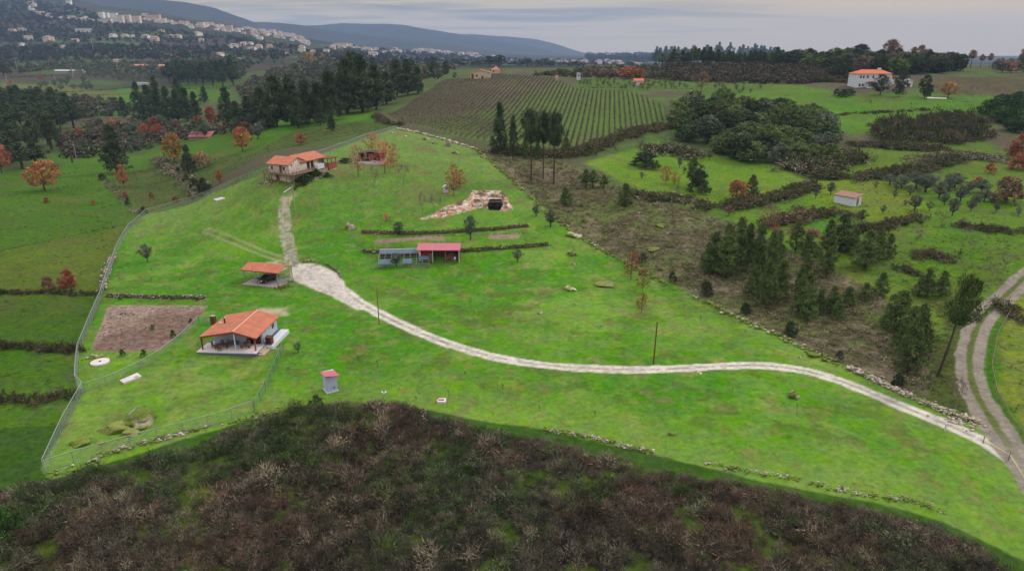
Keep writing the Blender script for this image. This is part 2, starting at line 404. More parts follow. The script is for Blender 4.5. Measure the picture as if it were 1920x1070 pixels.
PROP = [(745,240),(830,262),(890,280),(930,310),(985,360),(1060,425),(1160,487),(1330,567),(1500,647),(1690,733),(1870,798),(1905,850),(1935,895),(2060,1000),(1990,1085),(1900,1040),(1770,978),(1640,942),(1440,905),(1300,870),(1130,830),(1000,802),(860,780),(800,768),(650,752),(560,760),(480,782),(300,838),(95,900),(80,885),(82,868),(157,735),(143,722),(145,665),(190,560),(215,470),(240,430),(275,400),(400,362),(500,325),(600,290),(680,260)]
SCRUBF = [(-500,950),(0,922),(100,905),(200,878),(300,856),(420,812),(480,792),(560,764),(640,758),(760,762),(850,792),(1000,826),(1200,872),(1400,916),(1600,952),(1720,978),(1800,1012),(1960,1100),(2100,1220),(2300,1400),(900,1400),(-500,1400)]
SCRUBR = [(905,285),(960,288),(1010,300),(1060,305),(1110,335),(1200,365),(1300,395),(1400,425),(1480,475),(1560,505),(1660,560),(1715,610),(1740,680),(1750,740),(1690,730),(1500,645),(1330,565),(1160,485),(1060,423),(985,358),(930,308)]
VINE = [(745,207),(790,180),(830,152),(880,148),(930,141),(1040,148),(1080,168),(1180,172),(1250,205),(1256,232),(1130,268),(1085,280),(1000,272),(950,266),(890,262),(830,248),(760,234),(722,218)]
DRIVE = [(640,540),(680,572),(760,612),(840,645),(920,668),(1010,684),(1130,692),(1230,693),(1330,687),(1430,683),(1520,695),(1600,722),(1700,765),(1800,805),(1880,845),(1925,890)]
APRON = [(546,497),(562,493),(600,497),(632,512),(646,528),(652,552),(690,580),(668,580),(620,555),(560,530),(546,524)]
UPTRACK = [(550,497),(541,470),(535,430),(531,395),(536,374)]
UPTRACK2 = [(536,374),(560,350),(600,328),(625,312)]
DIRT = [(1960,490),(1925,515),(1890,550),(1850,585),(1828,620),(1815,670),(1825,730),(1855,780),(1895,840),(1940,900),(1990,980),(2060,1080),(2140,1200)]
PLOT = [(203,573),(391,573),(372,597),(345,620),(300,658),(170,658)]
BED1 = [(703,450),(835,445),(835,452),(703,458)]
BED2 = [(918,440),(975,438),(975,447),(915,448)]
ROCKP = [(782,412),(805,405),(840,385),(878,372),(882,358),(940,358),(948,366),(963,392),(940,397),(930,388),(900,390),(870,397),(830,408)]
wPROP = wpoly(PROP); wSF = wpoly(SCRUBF); wSR = wpoly(SCRUBR); wV = wpoly(VINE)
wDR = wline(DRIVE); wAP = wpoly(APRON); wUT = wline(UPTRACK); wUT2 = wline(UPTRACK2); wDI = wline(DIRT); wPL = wpoly(PLOT)
wB1 = wpoly(BED1); wB2 = wpoly(BED2); wRK = wpoly(ROCKP)
PAINT = [ # colour polygons on the open land (pixel outline, colour, softness m)
 ([(-300,330),(0,325),(130,310),(250,295),(350,255),(480,235),(700,210),(745,240),(275,400),(200,540),(140,730),(82,895),(0,935),(-300,1000)], S(76,108,38), 2),
 ([(-200,500),(0,470),(235,422),(215,470),(190,552),(0,553),(-200,560)], S(92,108,46), 1),
 ([(-200,560),(0,555),(190,555),(150,660),(0,648),(-200,650)], S(74,100,38), 1),
 ([(200,335),(320,292),(480,285),(560,240),(700,228),(745,240),(275,400)], S(76,90,52), 2),
 ([(440,262),(560,218),(700,205),(700,222),(560,243),(470,268)], S(84,126,38), 2),
 ([(130,180),(250,165),(280,200),(190,215),(120,200)], S(78,118,40), 4),
 ([(0,155),(130,162),(240,178),(120,195),(0,185)], S(105,105,72), 6),
 ([(330,155),(430,155),(440,190),(340,190)], S(78,110,35), 6),
 ([(0,118),(240,110),(300,130),(100,140),(0,135)], S(72,88,48), 15),
 ([(90,290),(200,280),(250,300),(120,310)], S(78,114,40), 3),
 ([(1095,305),(1240,262),(1340,288),(1470,310),(1512,345),(1430,378),(1330,398),(1210,362)], S(104,134,48), 1.5),
 ([(1200,362),(1330,400),(1440,380),(1560,345),(1640,330),(1920,320),(2000,520),(1900,520),(1800,640),(1720,620),(1660,560),(1560,500),(1480,470),(1380,418)], S(92,126,42), 1.5),
 ([(1500,345),(1600,330),(1700,345),(1740,400),(1660,430),(1560,400)], S(112,132,45), 4),
 ([(1500,400),(1590,395),(1640,420),(1560,440),(1500,450)], S(80,124,44), 2),
 ([(1700,600),(1760,560),(1830,590),(1815,700),(1840,760),(1790,780),(1740,720),(1730,650)], S(84,92,50), 3),
 ([(1560,505),(1640,520),(1740,560),(1790,640),(1730,620),(1650,560)], S(108,132,50), 1.5),
 ([(1840,650),(1870,560),(1925,515),(2000,520),(2000,900),(1920,840),(1860,740)], S(122,132,64), 1.5),
 ([(1840,660),(1860,600),(1890,565),(1870,640),(1880,740),(1910,790),(1920,850),(1860,770)], S(70,118,28), 1),
 ([(1500,300),(1640,270),(1850,265),(1920,300),(1920,330),(1700,335),(1540,335)], S(92,112,48), 3),
 ([(1260,187),(1450,155),(1600,178),(1920,185),(1920,215),(1700,225),(1500,222),(1300,205)], S(88,122,46), 5),
 ([(1560,205),(1800,195),(1740,240),(1600,255),(1540,235)], S(86,124,42), 4),
 ([(1250,150),(1400,152),(1450,170),(1300,180)], S(86,112,50), 8),
 ([(1720,150),(1990,140),(1990,182),(1760,176)], S(84,74,66), 5),
 ([(1075,150),(1250,150),(1300,168),(1180,172),(1080,168)], S(82,104,56), 5)]
wPAINT = [(wpoly(a), b, c) for a, b, c in PAINT]

# rows: fine where the photo sees the ground from above, growing with distance
ang = np.linspace(math.atan2(48, 27.), math.atan2(45, 620.), 640)
_r1 = 46./np.tan(ang); _r1 = _r1[(_r1 > 26)]
rows = np.concatenate([np.linspace(6, 26, 14), _r1[_r1 > 26.5], np.exp(np.linspace(math.log(_r1[-1]*1.012), math.log(11200), 270))])
us = np.r_[np.linspace(-1.9, -1.13, 40), np.linspace(-1.12, 1.12, 1150), np.linspace(1.13, 1.9, 40)]
Ug, Yg = np.meshgrid(us, rows); Xg = Ug*Yg; Zg = gz(Xg, Yg)
X = Xg.ravel(); Y = Yg.ravel(); Z = Zg.ravel()
nv = len(X)
jx = (fbm(X, Y, 3., 3, 31)-.5)*2; jy = (fbm(X, Y, 3., 3, 37)-.5)*2      # ragged borders
def lerp(c, d, t): return c*(1-t[:, None])+d*t[:, None]
n1 = fbm(X, Y, 60, 4, 1); n2 = fbm(X, Y, 14, 4, 2); n3 = fbm(X, Y, 220, 4, 3); n4 = fbm(X, Y, 4, 3, 4); n5 = fbm(X, Y, 11, 5, 14, .6); n6 = fbm(X, Y, 26, 4, 15)
C = np.tile(S(78, 92, 50), (nv, 1))
C = lerp(C, S(90, 82, 66), sstep(.45, .62, n1))
C = lerp(C, S(86, 118, 46), sstep(.55, .68, n2)*.6*sstep(2500, 300, Y))
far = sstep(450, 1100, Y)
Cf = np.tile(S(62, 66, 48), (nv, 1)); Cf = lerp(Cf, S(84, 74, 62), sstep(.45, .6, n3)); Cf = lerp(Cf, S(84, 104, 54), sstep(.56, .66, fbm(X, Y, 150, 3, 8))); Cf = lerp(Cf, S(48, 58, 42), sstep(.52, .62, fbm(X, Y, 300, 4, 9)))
C = lerp(C, Cf*.8, far); C = lerp(C, S(62, 64, 62, .6), sstep(2800, 4200, Y)*.85)  # distance fade of the hills painted into the ground colour
R = np.full(nv, .6)
for P, c, soft in wPAINT:
    d = sd_poly(X+jx*1.2*min(soft, 6), Y+jy*1.2*min(soft, 6), P, 25); t = 1-sstep(-soft, soft, d)
    cc = np.tile(c, (nv, 1)); cc = cc*(0.86+.28*n2)[:, None]
    cc = lerp(cc, cc*np.array([1.3, 1.05, 1.5]), sstep(.5, .66, n4)*.6); cc = lerp(cc, cc*.45+S(104, 98, 70)*.55, sstep(.5, .66, n5)*.75); cc = lerp(cc, cc*np.array([.8, 1.0, .7]), sstep(.5, .64, n6)*.5)
    cc = cc*np.array([.88, .95, .56]); C = lerp(C, cc, t); R = R*(1-t)+.75*t
# right scrub
def cover(d, soft): return 1-sstep(-soft, soft, d)
t = cover(sd_poly(X+jx*2, Y+jy*2, wSR), .8)
cs = np.tile(S(102, 96, 72), (nv, 1)); cs = lerp(cs, S(98, 110, 58), sstep(.38, .56, n2)); cs = lerp(cs, S(134, 120, 100), sstep(.55, .7, n4)*.8); cs = lerp(cs, S(88, 80, 58), sstep(.55, .66, fbm(X, Y, 6, 3, 44))*.7)
C = lerp(C, cs, t); R = R*(1-t)+1.0*t
# vineyard floor
dV = sd_poly(X, Y, wV); t = cover(dV, 1.5)
left = sstep(8, -30, X-(Y-300)*.45+10)
cv = lerp(np.tile(S(88, 116, 46), (nv, 1)), S(98, 92, 70), np.clip(left*.8+sstep(.5, .65, n2)*.3, 0, 1))
rowpos = (X-.135*(Y-280))/2.3
cv = lerp(cv, S(70, 62, 52), (1-sstep(.12, .3, np.abs(rowpos-np.round(rowpos))))*.8)
C = lerp(C, cv, t)
# foreground strip and scrub floor
tF = cover(sd_poly(X+jx*1.5, Y+jy*1.5, wSF), .7)
dP = sd_poly(X, Y, wPROP)
strip = (Y < 140)*(1-cover(dP, .3))*(X > -70+0*X)*(Y < np.interp(X, [-80, 0, 60, 80], [74, 84, 74, 60]))
C = lerp(C, S(58, 98, 34)*(.8+.4*n2)[:, None] if False else np.tile(S(60, 92, 28), (nv, 1))*(.7+.6*n4)[:, None], strip*1.0)
cf = np.tile(S(58, 52, 42), (nv, 1)); cf = lerp(cf, S(76, 98, 24), sstep(.54, .66, fbm(X, Y, 3, 3, 51))*.8)
C = lerp(C, cf, tF); R = R*(1-tF)+1.0*tF
# pasture inside the boundary; its extra brightening is put into the grass colour
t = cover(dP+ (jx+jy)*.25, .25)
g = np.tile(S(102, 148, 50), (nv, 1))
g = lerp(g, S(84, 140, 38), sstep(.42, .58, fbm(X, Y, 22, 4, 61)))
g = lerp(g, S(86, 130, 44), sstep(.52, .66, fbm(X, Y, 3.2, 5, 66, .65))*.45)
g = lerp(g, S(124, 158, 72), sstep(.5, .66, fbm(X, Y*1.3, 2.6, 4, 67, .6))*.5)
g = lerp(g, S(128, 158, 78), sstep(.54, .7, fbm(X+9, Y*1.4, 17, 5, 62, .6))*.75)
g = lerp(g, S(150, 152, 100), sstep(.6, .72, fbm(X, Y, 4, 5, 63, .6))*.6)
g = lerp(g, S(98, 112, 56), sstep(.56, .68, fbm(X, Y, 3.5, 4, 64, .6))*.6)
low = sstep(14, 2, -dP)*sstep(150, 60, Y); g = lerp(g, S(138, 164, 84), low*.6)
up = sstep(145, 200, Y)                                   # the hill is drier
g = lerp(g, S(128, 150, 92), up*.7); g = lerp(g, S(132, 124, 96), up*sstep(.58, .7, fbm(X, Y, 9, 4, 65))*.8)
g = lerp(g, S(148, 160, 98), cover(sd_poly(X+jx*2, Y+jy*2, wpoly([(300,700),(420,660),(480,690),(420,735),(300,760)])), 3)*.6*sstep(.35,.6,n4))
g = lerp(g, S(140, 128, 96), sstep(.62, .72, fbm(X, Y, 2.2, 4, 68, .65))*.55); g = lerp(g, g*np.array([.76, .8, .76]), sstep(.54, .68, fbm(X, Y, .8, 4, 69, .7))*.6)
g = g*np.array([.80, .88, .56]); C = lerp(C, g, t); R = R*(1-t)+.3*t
# faint wheel marks
dl = d_line(X, Y, wline([(388,432),(440,452),(500,478),(540,488)])); C = lerp(C, S(176, 166, 132), (1-sstep(.15, .5, np.abs(dl-.85)))*(.35+.3*n2))
# garden plot, beds
dPl = sd_poly(X+jx*.25, Y+jy*.25, wPL); t = cover(dPl, .15); c = lerp(np.tile(S(164, 142, 128), (nv, 1)), S(132, 108, 96), sstep(.4, .62, n2)); C = lerp(C, c*(.85+.3*fbm(X, Y, .8, 2, 71))[:, None], t); R = R*(1-t)+.9*t
dB = np.minimum(sd_poly(X, Y, wB1), sd_poly(X, Y, wB2)); t = cover(dB, .15); C = lerp(C, np.tile(S(150, 130, 112), (nv, 1)), t)
# rock exposure
dR = sd_poly(X+jx*.4, Y+jy*.4, wRK); t = cover(dR, .2); c = lerp(np.tile(S(205, 182, 160), (nv, 1)), S(186, 140, 112), sstep(.42, .55, n4)); c = lerp(c, S(110, 88, 70), sstep(.56, .66, fbm(X, Y, 2.2, 3, 73))); C = lerp(C, c, t)
# bare earth round the cottage
for a, b, r in ((488, 582, 2.2), (515, 585, 2.4), (534, 590, 1.6), (505, 498, 3), (480, 505, 2)):
    p = gp(a, b); dd = np.hypot(X-p.x, Y-p.y); C = lerp(C, S(196, 176, 150), (1-sstep(r*.3, r*1.1, dd+jx*1.6))*.8)
# driveway
dD = d_line(X, Y, wDR); dA = sd_poly(X+jx*.3, Y+jy*.3, wAP)
t = np.maximum(1-sstep(1.1, 1.35, dD+jx*.35), cover(dA, .2)); c = np.tile(S(206, 198, 188, .62), (nv, 1)); apn = cover(dA, .3)
c = lerp(c, S(140, 142, 96), (1-sstep(.12, .35, dD+jx*.15))*sstep(.36, .52, fbm(X, Y, 1.6, 4, 77, .65))*.8*(1-apn)); c = lerp(c, S(196, 180, 160), sstep(.5, .7, n2)*.4); c = lerp(c, S(168, 160, 142), sstep(.58, .68, fbm(X, Y, .8, 4, 78, .65))*.5); c = lerp(c, c*1.1, (1-sstep(.15, .4, np.abs(dD-.72)))*(1-apn))
c = c*(.9+.2*fbm(X, Y, .7, 2, 72))[:, None]
C = lerp(C, c, t); R = R*(1-t)+.45*t; tD = t
dU = d_line(X, Y, wUT); t = (1-sstep(1.2, 1.6, dU+jx*.5))*.9; c = lerp(np.tile(S(176, 170, 154, .62), (nv, 1)), S(130, 134, 96), sstep(.38, .6, fbm(X, Y, .9, 3, 75, .7))); C = lerp(C, c, t); tU = t
dU2 = d_line(X, Y, wUT2); t2 = (1-sstep(.8, 2.2, dU2+jx*.9))*sstep(.3, .6, n4)*.8; C = lerp(C, np.tile(S(176, 164, 132), (nv, 1)), t2)
# dirt road with two ruts
dDi = d_line(X, Y, wDI); t = 1-sstep(1.75, 2.1, dDi+jx*.35); c = np.tile(S(150, 140, 128), (nv, 1)); c = lerp(c, S(134, 126, 110), sstep(.5, .66, fbm(X, Y, 1.2, 4, 79, .65))*.7); c = lerp(c, S(96, 108, 52), (1-sstep(.25, .6, dDi+jx*.2))*sstep(66, 78, Y)); C = lerp(C, c, t); R = R*(1-t)+.45*t; tDi = t
_q = gp(928, 391); PITM = (np.abs(X-_q.x) < 1.6) & (Y > _q.y-.1) & (Y < _q.y+4.1); C[PITM] = S(34, 31, 27)  # darkness of the pit painted on the ground
C = np.clip(C, 0.004, .9)

M_GR = bpy.data.materials.new('ground_cover'); M_GR.use_nodes = True
t_ = M_GR.node_tree; b_ = t_.nodes['Principled BSDF']; b_.inputs['Roughness'].default_value = .95; b_.inputs['Specular IOR Level'].default_value = .05
at = N(t_, 'ShaderNodeAttribute'); at.attribute_name = 'Col'; ar = N(t_, 'ShaderNodeAttribute'); ar.attribute_name = 'Rough'
ge = N(t_, 'ShaderNodeNewGeometry')
def tex(scale, det, rough=.6):
    n = N(t_, 'ShaderNodeTexNoise'); n.inputs['Scale'].default_value = scale; n.inputs['Detail'].default_value = det; n.inputs['Roughness'].default_value = rough
    t_.links.new(ge.outputs['Position'], n.inputs['Vector']); return n
na = tex(1.1, 9, .8); nb = tex(.28, 5); nc = tex(.012, 8, .7)
def mrange(src, a, b, c, d):
    m = N(t_, 'ShaderNodeMapRange'); m.inputs[1].default_value = a; m.inputs[2].default_value = b; m.inputs[3].default_value = c; m.inputs[4].default_value = d
    t_.links.new(src, m.inputs[0]); return m
def mth(op, a, b):
    m = N(t_, 'ShaderNodeMath', operation=op)
    for i, v in enumerate((a, b)):
        if isinstance(v, (int, float)): m.inputs[i].default_value = v
        else: t_.links.new(v, m.inputs[i])
    return m.outputs[0]
ra = mrange(na.outputs['Fac'], .28, .72, -.5, .5).outputs[0]; rb = mrange(nb.outputs['Fac'], .3, .7, -.13, .13).outputs[0]; rc = mrange(nc.outputs['Fac'], .3, .7, -.15, .15).outputs[0]
amp = mth('MULTIPLY_ADD', ar.outputs['Fac'], .9); 
_n_ = amp.node; _n_.inputs[2].default_value = .55
fac = mth('ADD', mth('ADD', mth('MULTIPLY', ra, amp), rb), mth('ADD', rc, 1.0))
vs = N(t_, 'ShaderNodeVectorMath', operation='SCALE'); t_.links.new(at.outputs['Color'], vs.inputs[0]); t_.links.new(fac, vs.inputs['Scale'])
hs = N(t_, 'ShaderNodeHueSaturation'); t_.links.new(vs.outputs[0], hs.inputs['Color'])
t_.links.new(mrange(tex(.7, 6, .7).outputs['Fac'], .3, .7, .485, .515).outputs[0], hs.inputs['Hue']); t_.links.new(mrange(nb.outputs['Fac'], .3, .7, .88, 1.1).outputs[0], hs.inputs['Saturation'])
t_.links.new(hs.outputs[0], b_.inputs['Base Color'])
bp = N(t_, 'ShaderNodeBump'); bp.inputs['Distance'].default_value = .35; bp.inputs['Strength'].default_value = .5
t_.links.new(na.outputs['Fac'], bp.inputs['Height']); t_.links.new(bp.outputs[0], b_.inputs['Normal'])

# rock relief and small banks in the height
Z = Z-np.where(PITM, 1.2, 0)
Z = Z+np.where(dR < 0, .9*np.clip(-dR, 0, 1.2)*(fbm(X, Y, 2.2, 3, 73)-.3), 0)
nrow, ncol = Ug.shape
ii = np.arange(nrow*ncol).reshape(nrow, ncol)
F = np.stack([ii[:-1, :-1], ii[:-1, 1:], ii[1:, 1:], ii[1:, :-1]], -1).reshape(-1, 4)
def fv(a): return a[F].mean(1)
cls = np.zeros(len(F), int)          # 0 open meadow land
Yf = Y[F[:, 0]]
cls[Yf > 900] = 1
cls[fv((dV < 0)*1.) > .5] = 2
cls[fv((sd_poly(X, Y, wSR) < 0)*1.) > .5] = 3
cls[fv(tF) > .5] = 4
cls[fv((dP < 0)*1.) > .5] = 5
cls[fv((dPl < 0)*1.) > .5] = 6
cls[fv((dB < 0)*1.) > .5] = 7
cls[fv(tDi) > .5] = 8
cls[fv(tU) > .5] = 9
cls[fv(tD) > .5] = 9
cls[fv((dR < 0)*1.) > .5] = 10
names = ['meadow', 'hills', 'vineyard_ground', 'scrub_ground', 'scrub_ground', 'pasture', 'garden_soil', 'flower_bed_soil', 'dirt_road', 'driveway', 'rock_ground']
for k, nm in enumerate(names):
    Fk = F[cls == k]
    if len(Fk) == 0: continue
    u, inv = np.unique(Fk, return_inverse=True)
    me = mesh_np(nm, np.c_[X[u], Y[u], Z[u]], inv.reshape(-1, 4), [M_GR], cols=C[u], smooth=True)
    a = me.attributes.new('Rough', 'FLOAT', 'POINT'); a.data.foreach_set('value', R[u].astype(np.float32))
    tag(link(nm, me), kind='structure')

# ------------------------------------------------------------------ haze
hz_me = MB().box(-12800, 12800, -300, 11300, float(Z.min())-1.0, float(Z.max())+6).mesh('haze', [])
M_HZ = bpy.data.materials.new('haze'); M_HZ.use_nodes = True; th = M_HZ.node_tree; th.nodes.clear()
ho = N(th, 'ShaderNodeOutputMaterial'); pv = N(th, 'ShaderNodeVolumePrincipled'); pv.inputs['Density'].default_value = 0.00008
pv.inputs['Color'].default_value = (.33, .47, .74, 1); pv.inputs['Anisotropy'].default_value = 0.0
th.links.new(pv.outputs[0], ho.inputs['Volume']); hz_me.materials.append(M_HZ)
tag(link('haze', hz_me), kind='stuff')

# ------------------------------------------------------------------ plants: unit meshes (height 1, crown about 1 wide), shared by copies
def leafcloud(rng, cen, rad, per, size, elong, out_bias=.6, flat=.75):
    """small triangular leaf tufts filling clumps"""
    n = len(cen)*per
    ci = np.repeat(np.arange(len(cen)), per)
    d = rng.normal(size=(n, 3)); d /= np.linalg.norm(d, axis=1)[:, None]
    r = rng.random(n)**.45
    p = cen[ci]+d*(np.asarray(rad)[ci]*r)[:, None]*np.array([1, 1, flat])
    a = d*out_bias+rng.normal(size=(n, 3))*.6+np.array([0, 0, .25]); a /= np.linalg.norm(a, axis=1)[:, None]
    b = np.cross(a, rng.normal(size=(n, 3))); b /= np.maximum(np.linalg.norm(b, axis=1), 1e-6)[:, None]
    s = size*(.6+.8*rng.random(n)); w = s*elong
    V = np.stack([p-a*s[:, None]*.5-b*w[:, None]*.5, p-a*s[:, None]*.5+b*w[:, None]*.5, p+a*s[:, None]*.5], 1)
    cl = (.5+1.0*rng.random(len(cen))**1.3)[ci]*(.75+.5*rng.random(n))
    hue = rng.random((len(cen), 3))[ci]*.24+.88
    c = cl[:, None]*hue
    return V.reshape(-1, 3), np.arange(n*3).reshape(-1, 3), np.repeat(c, 3, 0)
def limbs(rng, base, targets, r0, r1=.003, n=4, sag=.1):
    mb = MB()
    for t in targets:
        b = Vector(base(t)) if callable(base) else Vector(base)
        t = Vector(t); m = b.lerp(t, .5)+Vector((0, 0, -(t-b).length*sag))+Vector(rng.normal(size=3)*.02)
        mb.tube(b, m, r0, r0*.6, n, cap=False); mb.tube(m, t, r0*.6, r1, n, cap=False)
    return mb
def crown_centres(rng, kind, n):
    pts = []; tries = 0
    lob = [(rng.uniform(0, 2*math.pi), rng.uniform(.2, 1), rng.uniform(.75, 1.2)) for _ in range(7)]
    while len(pts) < n and tries < 20000:
        tries += 1
        z = rng.random(); th = rng.uniform(0, 2*math.pi)
        if kind == 'pine':
            f = (1-z)**.8*(.8+.2*math.sin(z*22+th*.5))+.05; f *= 1 if z > .06 else .7; lo, hi = .13, .98
        elif kind == 'pineloose':
            f = (math.sin(min(1, z*1.15+.1)*math.pi)**.6)*(.7+.3*math.sin(z*17+th)); lo, hi = .34, .97
        elif kind == 'tall':
            f = (math.sin((z*.9+.1)*math.pi)**.5)*(.75+.25*math.sin(z*9+th*2)); lo, hi = .58, .97
        elif kind == 'umbrella':
            f = math.sqrt(max(0, 1-(z)**2)); lo, hi = .45, .95
        elif kind == 'round':
            f = math.sqrt(max(0, 1-(2*z-.9)**2*.82)); lo, hi = .24, .96
        elif kind == 'olive':
            f = math.sqrt(max(0, 1-(2*z-1)**2)); lo, hi = .3, .95
        elif kind == 'bush':
            f = math.sqrt(max(0, 1-z*z)); lo, hi = .08, .92
        else:
            f = math.sqrt(max(0, 1-(2*z-.8)**2*.7)); lo, hi = .12, .95
        for a, zz, s in lob:
            if abs(z-zz) < .3 and math.cos(th-a) > .4: f *= s
        r = rng.random()**.4*f*.46
        pts.append((math.cos(th)*r, math.sin(th)*r, lo+(hi-lo)*z))
    return np.array(pts)
SPEC = {  # kind: variants, clumps, clump radius, leaves per clump, leaf size, elongation, trunk top, trunk radius
 'pine': (4, 165, .085, 30, .058, .26, .93, .024), 'pineloose': (3, 130, .095, 32, .06, .26, .9, .03), 'tall': (3, 120, .095, 34, .052, .28, .93, .028),
 'umbrella': (2, 130, .09, 30, .05, .4, .6, .03), 'round': (4, 120, .085, 34, .042, .6, .6, .022), 'olive': (3, 110, .095, 34, .05, .35, .5, .04),
 'bush': (3, 110, .11, 34, .06, .5, .3, .02), 'holm': (4, 170, .095, 30, .05, .6, .5, .03), 'lace': (3, 130, .08, 15, .036, .5, .7, .016)}
UNIT = {}
def unit(kind, lod=0):
    key = (kind, lod)
    if key in UNIT: return UNIT[key]
    L = []; nvz, ncl, cr, per, ls, el, tt, tr = SPEC[kind]
    if lod == 1: ncl = int(ncl*.55); per = int(per*.5); ls *= 1.6; cr *= 1.3
    if lod == 2: ncl = int(ncl*.34); per = int(per*.34); ls *= 2.5; cr *= 1.5
    for v in range(nvz):
        rng = np.random.default_rng(hash((len(kind), ord(kind[0]), v)) % 99991+v*7+ord(kind[-1]))
        cen = crown_centres(rng, kind if kind != 'lace' else 'round', ncl)
        rr = cr*(.7+.6*rng.random(len(cen)))
        V, F_, c = leafcloud(rng, cen, rr, per, ls, el, flat=.65 if kind in ('pine', 'pineloose', 'tall', 'umbrella') else .85)
        lo = {'tall': .55, 'pineloose': .3, 'umbrella': .4, 'round': .22, 'lace': .22, 'olive': .22, 'pine': .1}.get(kind, .1)
        bend = rng.normal(size=2)*.012
        mb = MB()
        segs = 5; prev = Vector((0, 0, -.02))
        for i in range(1, segs+1):
            q = Vector((bend[0]*math.sin(i*1.3), bend[1]*math.sin(i*1.7+1), tt*i/segs))
            mb.tube(prev, q, tr*(1.25-(i-1)/segs), tr*(1.25-i/segs)+.001, 6, cap=False); prev = q
        sel = cen[rng.permutation(len(cen))[:int({0: 34, 1: 12, 2: 4}[lod])]]
        lm = limbs(rng, lambda t: (0, 0, max(lo, min(tt*.97, t[2]-.12-.3*math.hypot(t[0], t[1])))), sel, tr*.38)
        b0 = len(mb.v); mb.v += lm.v; mb.f += [[b0+i for i in f] for f in lm.f]; mb.m += lm.m
        tv = np.array([tuple(p) for p in mb.v]); 
        tris = [];
        for f in mb.f:
            for i in range(1, len(f)-1): tris.append((f[0], f[i], f[i+1]))
        tris = np.array(tris)
        if lod == 0:
            L.append((mesh_np(kind+'_crown', V, F_, [M_LEAF], cols=c), mesh_np(kind+'_trunk', tv, tris, [M_BARK], smooth=True)))
        else:
            me = mesh_np(kind+'_far', np.r_[V, tv], np.r_[F_, tris+len(V)], [M_LEAF, M_BARK], idx=np.r_[np.zeros(len(F_)), np.ones(len(tris))], cols=np.r_[c, np.ones((len(tv), 3))])
            L.append((me, None))
    UNIT[key] = L
    return L
def bare_unit():
    if 'bare' in UNIT: return UNIT['bare']
    L = []
    for v in range(3):
        rng = random.Random(v+5); mb = MB()
        def grow(p, d, ln, r, dep):
            q = p+d*ln; mb.tube(p, q, r, r*.65, 4 if dep < 2 else 3, cap=False)
            if dep >= 5: return
            for _ in range(3 if dep < 4 else 4):
                a = Vector((rng.gauss(0, 1), rng.gauss(0, 1), rng.gauss(0, .6)+.25)).normalized()
                grow(q if dep else p+d*ln*rng.uniform(.6, 1), (d*.75+a*.75).normalized(), ln*rng.uniform(.58, .82), max(r*.6, .0048), dep+1)
        grow(Vector((0, 0, -.01)), Vector((0, 0, 1)), .3, .02, 0)
        zs = max(p[2] for p in mb.v); xs = max(math.hypot(p[0], p[1]) for p in mb.v)
        mb.v = [(p[0]/xs*.5, p[1]/xs*.5, p[2]/zs) for p in mb.v]
        L.append(mb.mesh('bare_branches', M_BARKL))
    UNIT['bare'] = L
    return L
RN = random.Random(77)
COLR = {'pine': S(84, 100, 52, .95), 'dpine': S(64, 78, 52, .92), 'orange': S(184, 122, 80, .75), 'rust': S(170, 104, 74, .8), 'brown': S(138, 108, 88, .8), 'red': S(150, 78, 64, .8), 'yellow': S(166, 132, 76, .8),
 'olive': S(102, 112, 92, .68), 'holm': S(96, 110, 60, .85), 'holmd': S(66, 82, 48, .8), 'holmg': S(104, 112, 88, .85), 'dark': S(58, 70, 44, .85), 'green': S(58, 88, 34, .75), 'greyb': S(118, 104, 94, .75), 'tan': S(180, 146, 112, .8), 'pink': S(196, 126, 100, .8), 'moss': S(126, 132, 40, .8)}
KIND_NAME = {'pine': 'pine_tree', 'pineloose': 'pine_tree', 'tall': 'pine_tree', 'umbrella': 'stone_pine', 'round': 'oak_tree', 'olive': 'olive_tree', 'bush': 'round_bush', 'holm': 'holm_oak', 'lace': 'oak_tree', 'bare': 'bare_tree'}
PROTO = {}
def plant(kind, px, base, hpx, wpx, colr, ds, pl, grp, cat=None, tilt=None, sink=.02, pos=None):
    """place a plant: foot pixel, pixel height and width give its real size at that distance"""
    p = pos or gp(px, base)
    h = top_z(p.y, base-hpx)-p.z
    w = wpx/1280.*(p.y*CP-(p.z-CAMH)*SP)
    h = max(h, .25)
    if kind in ('pine', 'pineloose'): w *= 1.62
    elif kind == 'tall': w *= 1.15
    lod = 0 if hpx >= 22 else (1 if hpx >= 10 else 2)
    if lod and kind == 'lace': kind = 'round'
    nm = KIND_NAME[kind]
    cv = COLR[colr] if isinstance(colr, str) else COLR['greyb']
    jit = RN.uniform(.85, 1.15); rz = RN.uniform(0, 6.28)
    tint = (cv[0]*jit*RN.uniform(.94, 1.06), cv[1]*jit, cv[2]*jit*RN.uniform(.94, 1.06), 1)
    if kind == 'bare':
        L = bare_unit(); o = link(nm, RN.choice(L))
    elif lod:
        L = unit(kind, lod); o = link(nm, RN.choice(L)[0]); o.color = tint
    else:
        L = unit(kind, 0); vi = RN.randrange(len(L)); key = (kind, vi)
        if key not in PROTO:
            o = empty(nm, (0, 0, 0)); link('crown', L[vi][0], o); link('trunk', L[vi][1], o); PROTO[key] = o
        else:
            src = PROTO[key]; o = src.copy(); COL.objects.link(o)
            for ch in src.children:
                c = ch.copy(); COL.objects.link(c); c.parent = o
        o.name = nm
        for ch in o.children: ch.color = tint
    o.location = (p.x, p.y, p.z-h*sink); o.scale = (w, w, h*(1+sink))
    o.rotation_euler = (0, 0, rz)
    if tilt: 
        o.rotation_euler = (0, tilt, 0)
        f = 1/math.cos(tilt); o.scale = (w, w, h*f)
    queue(o, ds, pl, cat or ('bush' if nm == 'round_bush' else 'tree'), grp)
    return o
